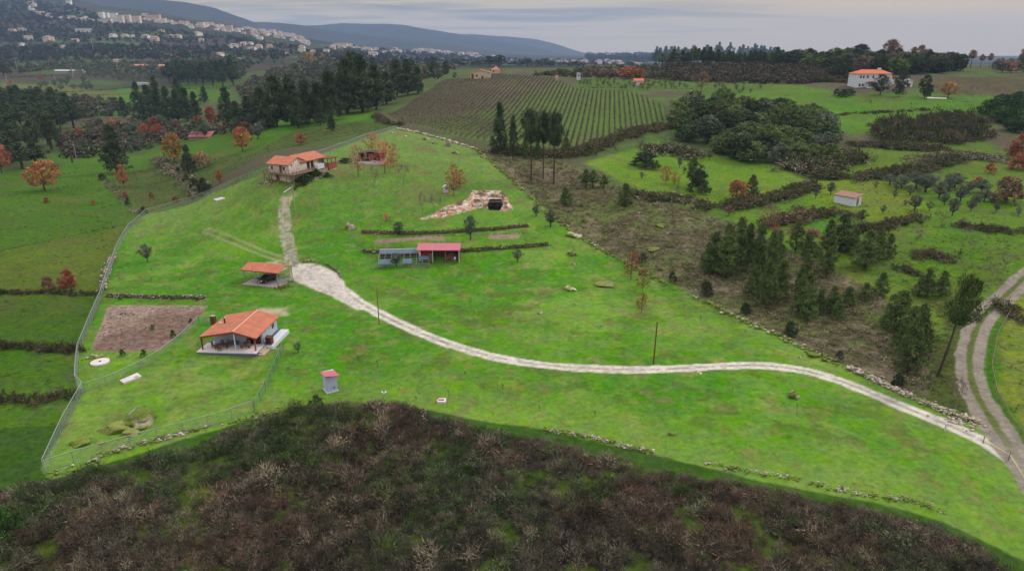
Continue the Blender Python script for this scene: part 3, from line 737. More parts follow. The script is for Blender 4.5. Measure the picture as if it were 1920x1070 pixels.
def scatter(poly, n, rng, mind=0):
    """random ground points inside a pixel outline, even over the ground they cover on screen"""
    P = np.array(poly, float); x0, y0 = P.min(0); x1, y1 = P.max(0); res = []; k = 0
    while len(res) < n and k < n*60:
        k += 1; x = rng.uniform(x0, x1); y = rng.uniform(y0, y1); c = False
        for i in range(len(P)):
            ax, ay = P[i]; bx, by = P[(i+1) % len(P)]
            if (ay > y) != (by > y) and x < (bx-ax)*(y-ay)/(by-ay)+ax: c = not c
        if c and all((x-a)**2+((y-b)*2)**2 > mind*mind for a, b in res): res.append((x, y))
    return res

# --- trees one can single out
def T(kind, rows_, colr, ds, pl, grp):
    for r in rows_: plant(kind, r[0], r[1], r[2], r[3], r[4] if len(r) > 4 else colr, ds, pl, grp)
T('lace', [(672,332,62,36),(738,312,44,32)], 'tan', 'half bare oak', 'half bare tan oaks at the ends of the red brick shelter', 'tan oaks by the brick shelter')
T('lace', [(722,325,62,46)], 'pink', 'pinkish orange oak in front of the right end of the brick shelter', '', None)
T('lace', [(698,286,36,34)], 'pink', 'thin orange oak standing behind the brick shelter roof', '', None)
T('bare', [(702,351,44,26),(757,348,42,30)], 0, '', 'small bare trees on the lawn below the brick shelter', 'bare trees below the shelter')
T('bare', [(793,407,52,20),(815,404,54,20),(826,400,38,14)], 0, '', 'three thin saplings left of the rock cutting', 'saplings by the rock cutting')
T('lace', [(851,368,62,36)], 'rust', 'rusty orange oak on the lawn above the rock cutting', '', None)
T('lace', [(862,352,34,36)], 'rust', 'low rusty oak leaning over the lawn, right of its taller twin', '', None)
T('olive', [(277,491,34,26)], 'olive', 'grey green olive tree alone on the lawn near the left fence', '', None)
T('olive', [(748,441,26,26)], 'olive', 'small round olive tree against the upper mossy terrace wall', '', None)
T('olive', [(882,449,46,30)], 'olive', 'tall grey olive tree at the right end of the long flower bed', '', None)
T('olive', [(1005,406,22,20),(1032,425,32,30),(970,491,24,22)], 'olive', '', 'grey olive trees beside the right boundary wall', 'olives beside the wall')
T('lace', [(1183,524,54,36),(1205,548,44,34)], 'red', '', 'two thin orange maples at the right boundary wall', 'orange maples at the wall')
T('lace', [(1203,586,36,26)], 'red', 'small red leaved maple alone on the lawn below the wall', '', None)
T('bush', [(1260,528,19,19),(1324,553,27,28),(1397,589,23,24),(1481,629,28,27),(1574,672,16,16),(1683,724,26,25)], 'dark', '', 'round dark green bushes along the right boundary wall', 'round bushes along the wall')
T('olive', [(559,661,19,18)], 'olive', 'small grey green shrub on the lawn right of the cottage', '', None)
T('bush', [(594,760,20,26)], 'dark', 'dark shrub below the blue tank hut at the lawn edge', '', None)
T('bush', [(614,332,9,20),(575,340,14,30),(592,330,14,24)], 'green', '', 'bright green shrubs on the bank beside the stone house deck', 'shrubs by the stone house')
T('bush', [(648,304,8,30)], 'dark', 'low dark shrub left of the brick shelter', '', None)
T('lace', [(725,415,16,12)], 'pink', 'tiny pink leaved sapling in the middle of the upper lawn', '', None)
# left meadow trees
T('round', [(85,358,58,60)], 'orange', 'broad orange oak alone on the left meadow', '', None)
T('round', [(4,325,62,40)], 'rust', 'rust brown oak cut by the left edge of the picture', '', None)
T('round', [(455,284,46,40)], 'orange', 'bright orange oak on the slope left of the stone house', '', None)
T('round', [(328,305,56,46)], 'yellow', 'tan and yellow oak on the meadow edge', '', None)
T('round', [(382,315,32,30),(368,320,30,18)], 'tan', '', 'small tan oaks right of the dark conical pine', 'small tan oaks')
T('round', [(233,352,44,22)], 'orange', 'small orange oak beside the thin wooden pole', '', None)
T('pine', [(354,325,54,28)], 'dpine', 'dark conical pine beside the tan oaks', '', None)
T('pine', [(220,325,92,46)], 'dpine', 'tall dark pine behind the left meadow', '', None)
T('round', [(565,272,22,22)], 'rust', 'small rust coloured oak beyond the fence above the stone house', '', None)
T('round', [(412,342,22,16)], 'rust', 'sparse rust sapling on the dull green slope', '', None)
T('bush', [(130,538,34,30)], 'red', 'dark red leafy bush in the lower left meadow', '', None)
T('bush', [(92,543,26,26)], 'brown', 'brown bush left of the dark red one', '', None)
T('bush', [(88,380,10,12),(174,384,8,12),(236,372,12,12),(284,372,12,10),(329,380,12,12)], 'red', '', 'tiny red brown bushes scattered on the left meadow', 'tiny red bushes')
T('bush', [(192,338,14,16),(240,384,14,10),(270,402,16,14),(334,325,12,12),(366,355,24,22),(383,362,30,26),(350,345,18,18)], 'dark', '', 'dark shrubs along the bank between the left meadows', 'dark shrubs on the meadow bank')
# middle: tall pines between lawn and vineyard
T('pine', [(937,290,98,30),(962,300,84,22)], 'dpine', '', 'tall dark pines in front of the vineyard', 'tall pines in front of the vineyard')
T('tall', [(995,342,138,44),(1018,336,128,34),(1038,345,136,44)], 'dpine', '', 'bare stemmed pines between the dark pines and the vineyard', 'bare stemmed pines')
T('bare', [(908,284,66,24),(922,282,60,20)], 0, '', 'thin bare trees at the top end of the right wall', 'bare trees at the wall top')
T('pine', [(985,297,40,16),(1008,300,42,16),(1062,288,30,18)], 'pine', '', 'small young pines at the foot of the vineyard', 'young pines at the vineyard foot')
T('pine', [(1060,386,34,26),(1172,388,44,30)], 'pine', '', 'bushy young pines on the brown scrub slope', 'young pines on the scrub slope')
T('pineloose', [(1098,352,36,26),(1112,352,34,22),(1132,352,24,22)], 'pine', '', 'small loose pines at the upper end of the scrub', 'loose pines at the scrub top')
T('bush', [(1205,492,18,18)], 'dark', 'dark bush just behind the orange maples', '', None)
# right pine stand
T('pine', [(1335,512,78,44),(1360,520,100,50),(1383,505,98,42),(1400,497,78,34),(1418,512,96,42),(1442,520,86,38),(1325,515,60,30),(1455,505,72,30),(1435,575,86,44),(1412,560,64,40),(1462,560,76,36)],
  'pine', '', 'dark pines of the dense stand on the brown scrub', 'dense pine stand on the scrub')
T('pine', [(1491,472,60,34),(1513,486,50,34),(1548,498,86,40),(1575,470,70,44),(1548,520,50,34),(1622,503,72,48),(1645,490,60,36),(1665,483,44,26),(1600,478,50,26)],
  'pine', '', 'pines of the group behind the stand, beyond the grass track', 'pines beyond the grass track')
T('pine', [(1497,590,72,34),(1515,600,64,36),(1505,560,84,44),(1535,588,48,28),(1560,585,50,34),(1590,572,36,30),(1570,600,40,26)],
  'pine', '', 'small pines in the middle of the lower scrub', 'small pines in the lower scrub')
T('pine', [(1621,562,32,30),(1650,556,46,32),(1735,556,54,34),(1764,556,48,30),(1722,556,36,28)],
  'pine', '', 'short bushy pines along the upper grass path', 'short pines along the grass path')
T('pine', [(1682,625,80,56),(1705,640,66,46),(1668,612,60,40),(1700,705,110,52),(1712,690,120,48),(1690,660,70,46),(1728,660,60,34)],
  'pine', '', 'large dark pines of the clump nearest the leaning pine', 'large pine clump')
plant('tall', 1757, 706, 194, 68, 'pine', 'tall leaning pine with a long bare trunk beside the dirt road', '', None, tilt=math.radians(7))
plant('bush', 1830, 601, 16, 20, 'dark', 'dark bush at the inner edge of the dirt road', '', None)
T('bare', [(1268,392,62,14)], 0, 'dead leaning tree trunk at the edge of the green terrace', '', None)
T('pineloose', [(1298,352,60,28)], 'pine', 'lumpy dark pine on top of the big terrace bush', '', None)
T('bush', [(1310,362,46,46)], 'dark', 'big dark bramble bush on the green terrace', '', None)
T('lace', [(1248,346,36,28),(1265,346,24,24)], 'rust', '', 'thin orange trees left of the big terrace bush', 'orange trees on the terrace')
T('round', [(1380,374,36,48)], 'rust', 'round rust orange tree on the terrace edge', '', None)
T('pine', [(1409,368,40,28)], 'pine', 'small dark pine touching the rust orange tree', '', None)
T('bush', [(1210,314,30,62)], 'dark', 'wide dark thicket in the middle of the green terrace', '', None)
T('olive', [(1209,284,16,10),(1281,288,20,12),(1274,315,22,12),(1330,300,20,14),(1203,336,14,12)], 'olive', '', 'little olive trees on the highest green terrace', 'little olives on the terrace')
T('lace', [(1443,425,44,44),(1366,405,20,20)], 'brown', '', 'leafless brown trees behind the dense pine stand', 'brown trees behind the stand')
T('bush', [(1887,380,52,60)], 'brown', 'large tan brown bush on the far right', '', None)
T('bush', [(1915,295,50,50),(1908,318,30,40)], 'rust', '', 'rust brown bushes cut by the right edge', 'rust bushes at the right edge')
T('bush', [(1855,325,20,20),(1833,350,20,24)], 'rust', '', 'small rust orange bushes among the right olives', 'small rust bushes')
# olives of the right terrace
T('olive', [(1557,365,24,20),(1529,372,20,12),(1715,394,28,32),(1615,416,24,20),(1655,400,16,16),(1642,353,14,12),(1680,358,20,22),(1677,372,14,14),(1697,386,12,12),(1742,395,18,16),(1785,405,34,26),(1820,396,24,18),(1867,398,22,16),(1909,404,16,14),
 (1718,352,30,46),(1735,360,34,46),(1690,352,24,36),(1668,346,20,30),(1790,352,28,40),(1840,362,26,36),(1760,372,32,36),(1778,360,28,30),(1800,378,30,30),(1815,362,22,30),(1830,385,22,24),(1845,378,24,28),(1706,366,20,22),(1750,345,18,26),(1780,342,16,26),(1770,385,24,22)],
  'olive', '', 'olive trees on the terrace right of the small hut', 'olives right of the hut')
T('bare', [(1722,448,22,36),(1812,446,20,30),(1825,470,22,30),(1765,420,26,44),(1795,428,24,30),(1860,520,26,36),(1885,500,26,36),(1790,770,66,56)], 0, '', 'bare grey fruit trees between olives and dirt road', 'bare trees at the right')
T('bush', [(1580,470,16,30)], 'dark', 'dark bush behind the right pines', '', None)
# grove of holm oaks
rg = random.Random(3)
for x, y in scatter([(1262,245),(1268,205),(1330,196),(1400,196),(1480,208),(1550,235),(1578,275),(1560,300),(1500,312),(1420,300),(1350,280),(1300,275)], 46, rg, 24):
    plant('holm', x, y+10, rg.uniform(34, 48), rg.uniform(46, 66), rg.choice(['holm', 'holm', 'holmd', 'holmd', 'holmg']), '', 'dense green holm oaks in the wood beside the vineyard', 'holm oak wood')
for x, y in scatter([(1830,200),(1870,190),(1925,195),(1990,230),(1990,275),(1925,250),(1870,235)], 16, rg, 22):
    plant('holm', x, y+8, rg.uniform(28, 36), rg.uniform(38, 50), 'green', '', 'bright green round pines at the right edge', 'bright green pines at right')
# house gardens on the far right
T('round', [(1650,179,40,34),(1688,172,46,26),(1733,184,44,28),(1685,182,24,24),(1737,186,26,20)], 'dark', '', 'dark trees around the long white house', 'dark trees around the white house')
T('round', [(1777,184,32,32)], 'yellow', 'tan autumn tree right of the long white house', '', None)
T('bare', [(1823,185,30,26),(1905,185,14,12),(1690,190,22,20),(1633,203,18,16),(1755,172,12,14)], 0, '', 'bare trees on the grass around the white house', 'bare trees around the white house')
T('bush', [(1580,182,16,22),(1592,178,12,30),(1568,180,14,16)], 'dark', '', 'dark shrubs left of the white house drive', 'shrubs left of the white house')
T('round', [(1578,150,30,34),(1560,148,24,30)], 'dark', '', 'dark trees behind left of the white house', 'dark trees left behind the white house')
T('lace', [(1315,172,38,36)], 'brown', 'broad leafless reddish tree beyond the vineyard', '', None)
T('round', [(1182,148,24,36),(1170,148,20,28),(1200,148,20,30)], 'rust', '', 'bright rust oaks behind the tiny red roofed hut', 'rust oaks behind the hut')
T('round', [(1105,140,14,26),(1130,142,14,30),(1150,142,14,26)], 'brown', '', 'brown oaks beyond the vineyard end', 'brown oaks beyond the vineyard')
T('umbrella', [(917,125,20,30),(936,125,22,34),(990,125,16,24),(1008,126,14,20),(1024,125,16,22),(1083,127,13,20)], 'dark', '', 'dark umbrella shaped stone pines on the skyline behind the vineyard', 'stone pines behind the vineyard')
# skyline wood
for x, y in scatter([(1226,125),(1228,119),(1460,119),(1466,125)], 60, rg, 6):
    plant('pineloose', x, y, rg.uniform(22, 37), rg.uniform(13, 22), rg.choice(['dark', 'dpine', 'pine']), '', 'dark pines of the long wood on the skyline', 'skyline pine wood')
T('pineloose', [(1346,121,42,14),(1366,121,42,14),(1412,121,40,14),(1430,121,36,14)], 'dark', '', 'pines rising above the skyline wood', 'pines above the skyline wood')
for x, y in scatter([(1460,128),(1470,122),(1600,122),(1790,124),(1815,134),(1700,140),(1560,136)], 76, rg, 8):
    plant('holm', x, y, rg.uniform(24, 34), rg.uniform(30, 44), rg.choice(['dark', 'dark', 'dark', 'holm', 'greyb']), '', 'dark trees of the wooded crest behind the white house', 'wooded crest')
T('umbrella', [(1611,124,42,46),(1571,124,30,28),(1452,120,32,26)], 'dark', '', 'umbrella stone pines standing out of the wooded crest', 'stone pines on the crest')
T('tall', [(1667,124,50,32),(1710,122,34,16),(1724,122,38,16),(1738,122,30,16)], 'brown', '', 'thin gnarled pines above the wooded crest', 'gnarled pines on the crest')
T('tall', [(1819,128,34,18),(1838,128,26,12),(1854,128,28,12),(1916,126,36,14)], 'brown', '', 'thin pines on the skyline at the far right', 'thin pines far right')
for x, y in scatter([(1860,132),(1880,124),(1960,118),(1960,140),(1880,140)], 18, rg, 9):
    plant('round', x, y, rg.uniform(14, 24), rg.uniform(18, 28), rg.choice(['holm', 'brown', 'dark']), '', 'low trees on the crest at the far right', 'low trees far right')
# left pine woods
T('pine', [(520,238,96,52),(548,235,92,46),(575,232,84,46),(492,238,74,40),(468,240,60,40),(598,228,74,44),(622,226,96,50),(652,212,104,56),(680,212,110,60),(706,206,84,44),(640,214,76,40),(560,240,60,36),(725,196,62,38),(745,182,70,38),(765,178,66,34),(784,176,52,28),(602,235,50,24),(622,246,38,16),(665,205,110,50)],
  'dpine', '', 'tall dark pines of the wood behind the hilltop', 'pine wood behind the hilltop')
T('round', [(812,140,34,22),(836,140,26,16),(853,148,12,10),(740,140,30,24),(770,138,28,24),(700,132,24,20)], 'dpine', '', 'rounded dark trees left of the vineyard house', 'dark trees left of the vineyard house')
T('pine', [(262,215,62,24),(282,225,66,30),(300,230,66,28),(318,232,70,30),(335,228,60,28),(352,228,64,30),(296,205,60,26),(272,232,50,22),(368,222,50,24),(338,208,64,26)],
  'dpine', '', 'tall slim pines of the valley stand left of the hilltop', 'slim pines in the valley')
T('pine', [(384,194,32,18),(233,222,40,20),(428,236,72,34),(446,240,50,30)], 'dpine', '', 'single dark pines on the valley meadows', 'single pines on the valley meadows')
for x, y in scatter([(310,158),(325,150),(440,148),(445,160),(400,164)], 20, rg, 9):
    plant('pineloose', x, y, rg.uniform(34, 44), rg.uniform(20, 28), 'dpine', '', 'dark round topped pines of the valley copse', 'valley pine copse')
for x, y in scatter([(0,240),(0,212),(60,205),(120,215),(150,240),(90,250)], 22, rg, 14):
    plant('pineloose', x, y, rg.uniform(34, 56), rg.uniform(28, 40), 'dpine', '', 'dark pines of the dense wood at the left edge', 'dense wood at left')
for x, y in scatter([(-10,320),(-10,260),(60,255),(110,275),(110,298),(40,330)], 12, rg, 18):
    plant('pineloose', x, y, rg.uniform(44, 70), rg.uniform(32, 44), 'dpine', '', 'dark pines behind the left meadow edge', 'pines behind the left meadow')
for x, y in scatter([(100,262),(150,240),(330,244),(500,244),(500,262),(400,258),(250,285),(120,280)], 34, rg, 15):
    plant(rg.choice(['olive', 'olive', 'lace', 'round']), x, y, rg.uniform(16, 28), rg.uniform(20, 34), rg.choice(['olive', 'olive', 'greyb', 'rust']), '', 'grey and brown trees in the valley bottom', 'mixed valley trees')
T('round', [(300,262,30,24),(292,248,28,24),(372,238,22,20),(397,240,40,28),(338,252,18,12)], 'red', '', 'rust red oaks in front of the slim valley pines', 'rust red valley oaks')
T('round', [(78,153,12,12),(21,164,14,12)], 'rust', '', 'small rust trees among the far olives', 'small rust trees')
for x, y in scatter([(70,165),(150,150),(190,160),(180,172),(120,172)], 14, rg, 9):
    plant('olive', x, y, rg.uniform(10, 15), rg.uniform(11, 16), 'olive', '', 'dark olive trees on the pale valley meadow', 'olives on the pale meadow')
for x, y in scatter([(120,128),(300,122),(320,150),(200,152),(130,140)], 70, rg, 7):
    plant('olive', x, y, rg.uniform(6, 10), rg.uniform(9, 15), 'olive', 'grey olive tree of the crowded far grove in the left valley', '', 'crowded far olive grove', 'tree')
for x, y in scatter([(1080,160),(1110,150),(1250,152),(1300,166),(1180,170)], 55, rg, 6):
    plant('olive', x, y, rg.uniform(6, 10), rg.uniform(7, 11), 'holm', 'small green tree in the orchard rows beyond the vineyard', '', 'orchard beyond the vineyard', 'tree')
for x, y in scatter([(1340,175),(1340,158),(1430,158),(1430,178)], 14, rg, 8):
    plant('olive', x, y, rg.uniform(7, 11), rg.uniform(7, 11), 'olive', '', 'small grey trees on the field right of the orchard', 'small grey field trees')
# lower scrub accents
for (a, b, h, w) in [(0,1065,130,110),(8,905,0,0)][:1]: plant('bush', a, 1010, 60, 80, 'green', 'fresh green shrub in the dark scrub at the lower left', '', None)

# ------------------------------------------------------------------ twiggy ground scrub: many small shrubs merged (nobody could count them)
def shrub_variants(n, strands, seed, spread=.5, wid=.035):
    """tangle of short twigs filling a ragged dome"""
    L = []
    for v in range(n):
        rng = np.random.default_rng(seed+v); m = strands
        nb = 5; bc = np.c_[rng.normal(size=(nb, 2))*.28, .28+rng.random(nb)*.32]; br = .26+rng.random(nb)*.2; k = rng.integers(0, nb, m)
        d = rng.normal(size=(m, 3)); d /= np.linalg.norm(d, axis=1)[:, None]
        p0 = bc[k]+d*(br[k]*rng.random(m)**.45)[:, None]; p0[:, 2] = np.abs(p0[:, 2])
        t = d*.45+rng.normal(size=(m, 3))*.5+np.array([0, 0, .55]); t /= np.linalg.norm(t, axis=1)[:, None]
        p1 = p0+t*(.14+.26*rng.random(m))[:, None]
        s = np.cross(p1-p0, rng.normal(size=(m, 3))); s /= np.maximum(np.linalg.norm(s, axis=1), 1e-6)[:, None]; s *= wid*(.5+rng.random(m))[:, None]
        V = np.stack([p0-s, p0+s, p1], 1).reshape(-1, 3)
        bcv = .75+.5*rng.random(nb); c = bcv[k]*(.65+.7*rng.random(m))
        L.append((V, np.repeat(c, 3)))
    return L
def merged(name, pos, size, cols, var, kind='stuff', label=None, cat=None, group=None, seed=1, mat_=None):
    rng = np.random.default_rng(seed); Vs = []; Cs = []
    pick = rng.integers(0, len(var), len(pos)); rot = rng.random(len(pos))*6.28
    for v, (V, c) in enumerate(var):
        s = np.nonzero(pick == v)[0]
        if len(s) == 0: continue
        co, si = np.cos(rot[s]), np.sin(rot[s])
        x = V[None, :, 0]*co[:, None]-V[None, :, 1]*si[:, None]; y = V[None, :, 0]*si[:, None]+V[None, :, 1]*co[:, None]
        W = np.stack([x*size[s, 0:1], y*size[s, 0:1], np.broadcast_to(V[None, :, 2], x.shape)*size[s, 1:2]], -1)+pos[s][:, None]
        Vs.append(W.reshape(-1, 3)); Cs.append((cols[s][:, None]*c[None, :, None]).reshape(-1, 3))
    V = np.concatenate(Vs); C_ = np.concatenate(Cs); F_ = np.arange(len(V)).reshape(-1, 3)
    o = link(name, mesh_np(name, V, F_, [mat_ or M_SCRUB], cols=np.clip(C_, .003, .9)))
    return tag(o, label, cat, group, kind)
def inside(P, x, y): return sd_poly(np.array(x), np.array(y), P, 1) < 0
rs = np.random.default_rng(12)
def ground_pts(P, n, pad=0):
    x0, y0 = P.min(0); x1, y1 = P.max(0); x = rs.uniform(x0, x1, n*3); y = rs.uniform(y0, y1, n*3)
    k = (sd_poly(x, y, P, 3) < -pad); x, y = x[k][:n], y[k][:n]; return x, y
# foreground: brambles, broom, heather
x = rs.uniform(-85, 85, 90000); y = rs.uniform(36, 92, 90000)
k = (sd_poly(x+(fbm(x, y, 3, 3, 85)-.5)*4, y+(fbm(x, y, 3, 3, 86)-.5)*4, wSF, 3) < -.2) & (np.abs(x/y) < 1.3); x, y = x[k], y[k]
moss = fbm(x, y, 3, 3, 51); keep = rs.random(len(x)) > sstep(.58, .68, moss)*.75; x, y = x[keep][:17000], y[keep][:17000]
pal = np.array([S(96, 92, 80, .8), S(114, 104, 92, .8), S(134, 122, 106, .8), S(88, 98, 64, .8), S(74, 96, 54, .8), S(106, 116, 90, .8), S(108, 88, 76, .8), S(66, 64, 52, .8)])
f1 = fbm(x, y, 16, 3, 81); red = sstep(.5, .62, fbm(x, y, 20, 3, 83)); f2 = fbm(x, y, 7, 3, 82); f3 = rs.random(len(x))
f1 = f1+rs.normal(size=len(x))*.05; f2 = f2+rs.normal(size=len(x))*.04
ci = np.where(f1 < .45, np.where(f3 < .45, 0, np.where(f3 < .62, 7, np.where(f3 < .8, 1, np.where(f3 < .9, 2, 3)))),
     np.where(f2 > .54, np.where(f3 < .35, 3, np.where(f3 < .6, 4, np.where(f3 < .8, 5, 0))), np.where(f3 < .3, 6, np.where(f3 < .55, 1, np.where(f3 < .72, 2, 0)))))
sz = .5+rs.random(len(x))**2.5*1.0; hh = sz*rs.uniform(.6, 1.15, len(x))*np.where(ci == 2, 1.15, 1)
big = rs.random(len(x)) < .06; sz = np.where(big, sz*1.6+.3, sz); hh = np.where(big, hh*1.7+.3, hh)
edge = -sd_poly(x, y, wSF, 30); hh *= .6+.4*sstep(0, 3, edge); 
merged('foreground_scrub', np.c_[x, y, gz(x, y)-.05], np.c_[sz, hh], pal[ci]*(.5+1.05*rs.random((len(x), 1))**1.4)*(1+red[:, None]*np.array([.05, -.04, -.03]))*np.array([.82, .84, .78]), shrub_variants(8, 175, 900, .8, .018), seed=4)
# right slope: low heather and brambles
x, y = ground_pts(wSR, 4200, .3)
pal2 = np.array([S(140, 126, 106, .85), S(116, 108, 80, .85), S(98, 94, 68, .85), S(150, 134, 118, .85), S(104, 116, 62, .9), S(112, 112, 74, .9)])
ci = rs.integers(0, 6, len(x)); sz = .5+rs.random(len(x))**2*1.1
merged('slope_scrub', np.c_[x, y, gz(x, y)-.05], np.c_[sz*1.1, sz*.6], pal2[ci]*rs.uniform(.7, 1.2, (len(x), 1)), shrub_variants(6, 40, 950, .7, .06), seed=5)
# bramble banks / hedges following terrace edges: each is one thing
def bank(px_pts, w, h, cols, label, cat='hedge', name='bramble_bank', dens=2.2, seed=1, strands=44, solid=False):
    L = wline(px_pts); seg = np.hypot(*(L[1:]-L[:-1]).T); cum = np.r_[0, np.cumsum(seg)]; n = int(cum[-1]*dens*max(w, .8)/1.2)+6
    n = min(n, 1400)
    t = rs.uniform(0, cum[-1], n); x = np.interp(t, cum, L[:, 0])+rs.normal(size=n)*w*.32; y = np.interp(t, cum, L[:, 1])+rs.normal(size=n)*w*.32
    s = w*.55*(.6+.8*rs.random(n)); s = np.maximum(s, .5)
    c = np.array(cols)[rs.integers(0, len(cols), n)]*rs.uniform(.7, 1.25, (n, 1))
    gap = fbm(x, y, 6, 3, 92); kp = rs.random(n) > sstep(.55, .7, gap)*(0 if solid else .8); x, y, s, c, n = x[kp], y[kp], s[kp], c[kp], int(kp.sum())
    hh = h*(.35+.95*fbm(x, y, 5, 3, 91))*rs.uniform(.6, 1.2, n)
    return merged(name, np.c_[x, y, gz(x, y)-.1], np.c_[s, hh], c, shrub_variants(4, strands, 970, .7, .06), None, label, cat, seed=seed)
BR = [S(104, 92, 72, .8), S(86, 84, 56, .8), S(116, 100, 82, .8), S(76, 88, 48, .8), S(90, 98, 62, .8)]
DK = [S(84, 82, 60, .9), S(98, 88, 72, .9), S(72, 82, 52, .9)]
GYB = [S(140, 130, 114, .9), S(110, 106, 80, .9), S(92, 98, 66, .9)]
bank([(925,285),(1010,292),(1085,292),(1140,268),(1200,248),(1255,238)], 5, 3, BR, 'long brown bramble hedge along the lower edge of the vineyard')
bank([(705,218),(720,232),(752,236)], 3, 2.2, DK, 'dark hedge at the lower left corner of the vineyard')
bank([(-60,552),(0,551),(90,550),(190,554)], 1.6, 1.3, [c_*.62 for c_ in BR], 'dark bramble hedge across the left meadow, highest of the three', dens=4, solid=True)
bank([(-60,648),(0,650),(80,655),(145,661)], 2.0, 1.5, [c_*.62 for c_ in BR], 'dark bramble hedge across the left meadow, middle of the three', dens=4, solid=True)
bank([(-60,748),(0,750),(70,750),(130,744)], 2.0, 1.4, [c_*.62 for c_ in BR], 'dark bramble hedge across the left meadow, lowest of the three', dens=4, solid=True)
bank([(-40,480),(0,470),(120,446),(180,432),(236,422)], .7, .5, [c_*.7 for c_ in DK], 'thin dark grass edge running diagonally over the left meadow', solid=True)
bank([(190,335),(215,360),(240,385),(262,402)], 2, 1, GYB, 'dull shrubby bank left of the fence corner')
bank([(300,300),(335,330),(365,352),(385,362)], 4, 2, GYB, 'dark brambly bank between the two dull slopes')
bank([(1290,342),(1340,350),(1400,338)], 0.9, .6, BR, 'low brown edge on the green terrace') if False else None
bank([(1190,368),(1250,372),(1300,382),(1330,392)], 5, 2.2, GYB+BR, 'grey brown bramble bank below the green terrace')
bank([(1370,392),(1430,378),(1480,366),(1520,350)], 5, 2.6, BR, 'brown bramble bank under the right end of the green terrace')
bank([(1440,422),(1480,414),(1520,404),(1555,400),(1600,405)], 5, 2.0, BR+[S(128, 96, 78, .85)], 'reddish bramble hedge in front of the small white hut')
bank([(1440,425),(1480,438),(1530,440)], 3, 1.5, [S(140, 100, 82, .9), S(120, 92, 74, .9)], 'short reddish bramble strip behind the right pines')
bank([(1600,436),(1660,428),(1700,416),(1728,410)], 3.5, 2.2, BR, 'curved brown bramble wall in the right meadow')
bank([(1790,425),(1850,432),(1925,436),(2000,436)], 3.5, 2.0, DK, 'dark mossy terrace hedge at the right edge')
bank([(1530,332),(1600,336),(1660,330),(1720,322),(1790,300)], 5, 2.6, DK+BR, 'long dark hedge above the olive terrace')
bank([(1600,272),(1660,276),(1720,282),(1770,280)], 5, 2.6, BR+DK, 'upper dark hedge right of the holm oak wood')
bank([(1720,304),(1780,296),(1850,294),(1880,302)], 6, 2, GYB, 'pale brown dry bramble strip at the right')
bank([(1540,218),(1600,214),(1680,210),(1740,206)], 2.5, 1.4, DK, 'low dark hedge across the meadow below the white house')
bank([(1500,150),(1560,154),(1600,156),(1615,162)], 4, 3, DK, 'trimmed dark hedge left of the white house')
bank([(1730,482),(1750,475),(1770,488)], 4, 2, BR, 'brown bramble mound on the right meadow')
bank([(1690,505),(1710,512),(1725,516)], 3, 1.5, BR, 'small brown bramble mound above the round pines')
bank([(1880,572),(1895,590),(1912,600)], 3, 2, BR, 'brown brambles around the small trough beside the dirt road')
bank([(1225,285),(1262,282),(1300,296)], 7, 3, GYB+DK, 'dark thicket at the edge of the holm oak wood')
bank([(1480,318),(1520,322),(1570,300),(1600,300)], 8, 4, BR+DK+GYB, 'brown thicket below the holm oak wood')
bank([(690,434),(760,438),(830,434),(880,432),(930,430),(985,424)], 1.0, .8, [S(84, 92, 50), S(70, 70, 42)], 'mossy growth on the upper terrace wall', 'plant', 'wall_moss')
bank([(560,348),(580,338),(600,326)], 2.4, 1.2, [S(60, 92, 34), S(44, 60, 30)], 'trimmed dark hedge under the stone house deck')
bank([(522,545),(535,538),(548,528)], 1.0, 1.5, [S(130, 84, 62), S(96, 70, 56)], 'rusty brown creeper at the right side of the carport', 'plant', 'creeper')
bank([(0,166),(60,167),(120,174),(180,171),(245,164)], 2.5, 1.6, DK, 'dark terrace edge across the pale valley meadow, left', dens=1)
bank([(158,178),(200,179),(250,176)], 2, 1.4, DK, 'short dark terrace edge above the bright green valley meadow', dens=1)
bank([(330,167),(380,166),(432,167)], 2, 1.4, DK, 'dark terrace edge below the valley copse', dens=1)
bank([(0,146),(60,144),(130,142)], 4, 2.5, GYB, 'brown bush strip at the far left', dens=.8)
bank([(1085,165),(1150,165),(1230,166),(1330,168)], 1.5, .9, DK, 'thin dark edge between vineyard and orchard', dens=1)
for i_, pp in enumerate(([(1270,188),(1400,182),(1480,180)], [(1262,194),(1390,189),(1500,186)], [(1440,200),(1560,192),(1680,189)], [(1300,200),(1420,197)], [(1480,170),(1540,166),(1600,170)], [(1700,196),(1800,192),(1900,189)], [(1720,204),(1820,198),(1920,196)])):
    bank(pp, .8, 1.0, GYB, ['thin grey vine line from the vineyard corner, the upper long one', 'thin grey vine line just under the upper long one', 'thin grey vine line in the meadow straight below the long white house', 'short thin vine line on the meadow above the holm oak wood', 'short thin vine line left of the long white house', 'upper thin vine line on the meadow at the far right', 'lower thin vine line on the meadow at the far right'][i_], 'vine row', 'vine_line', dens=1.2, strands=24)
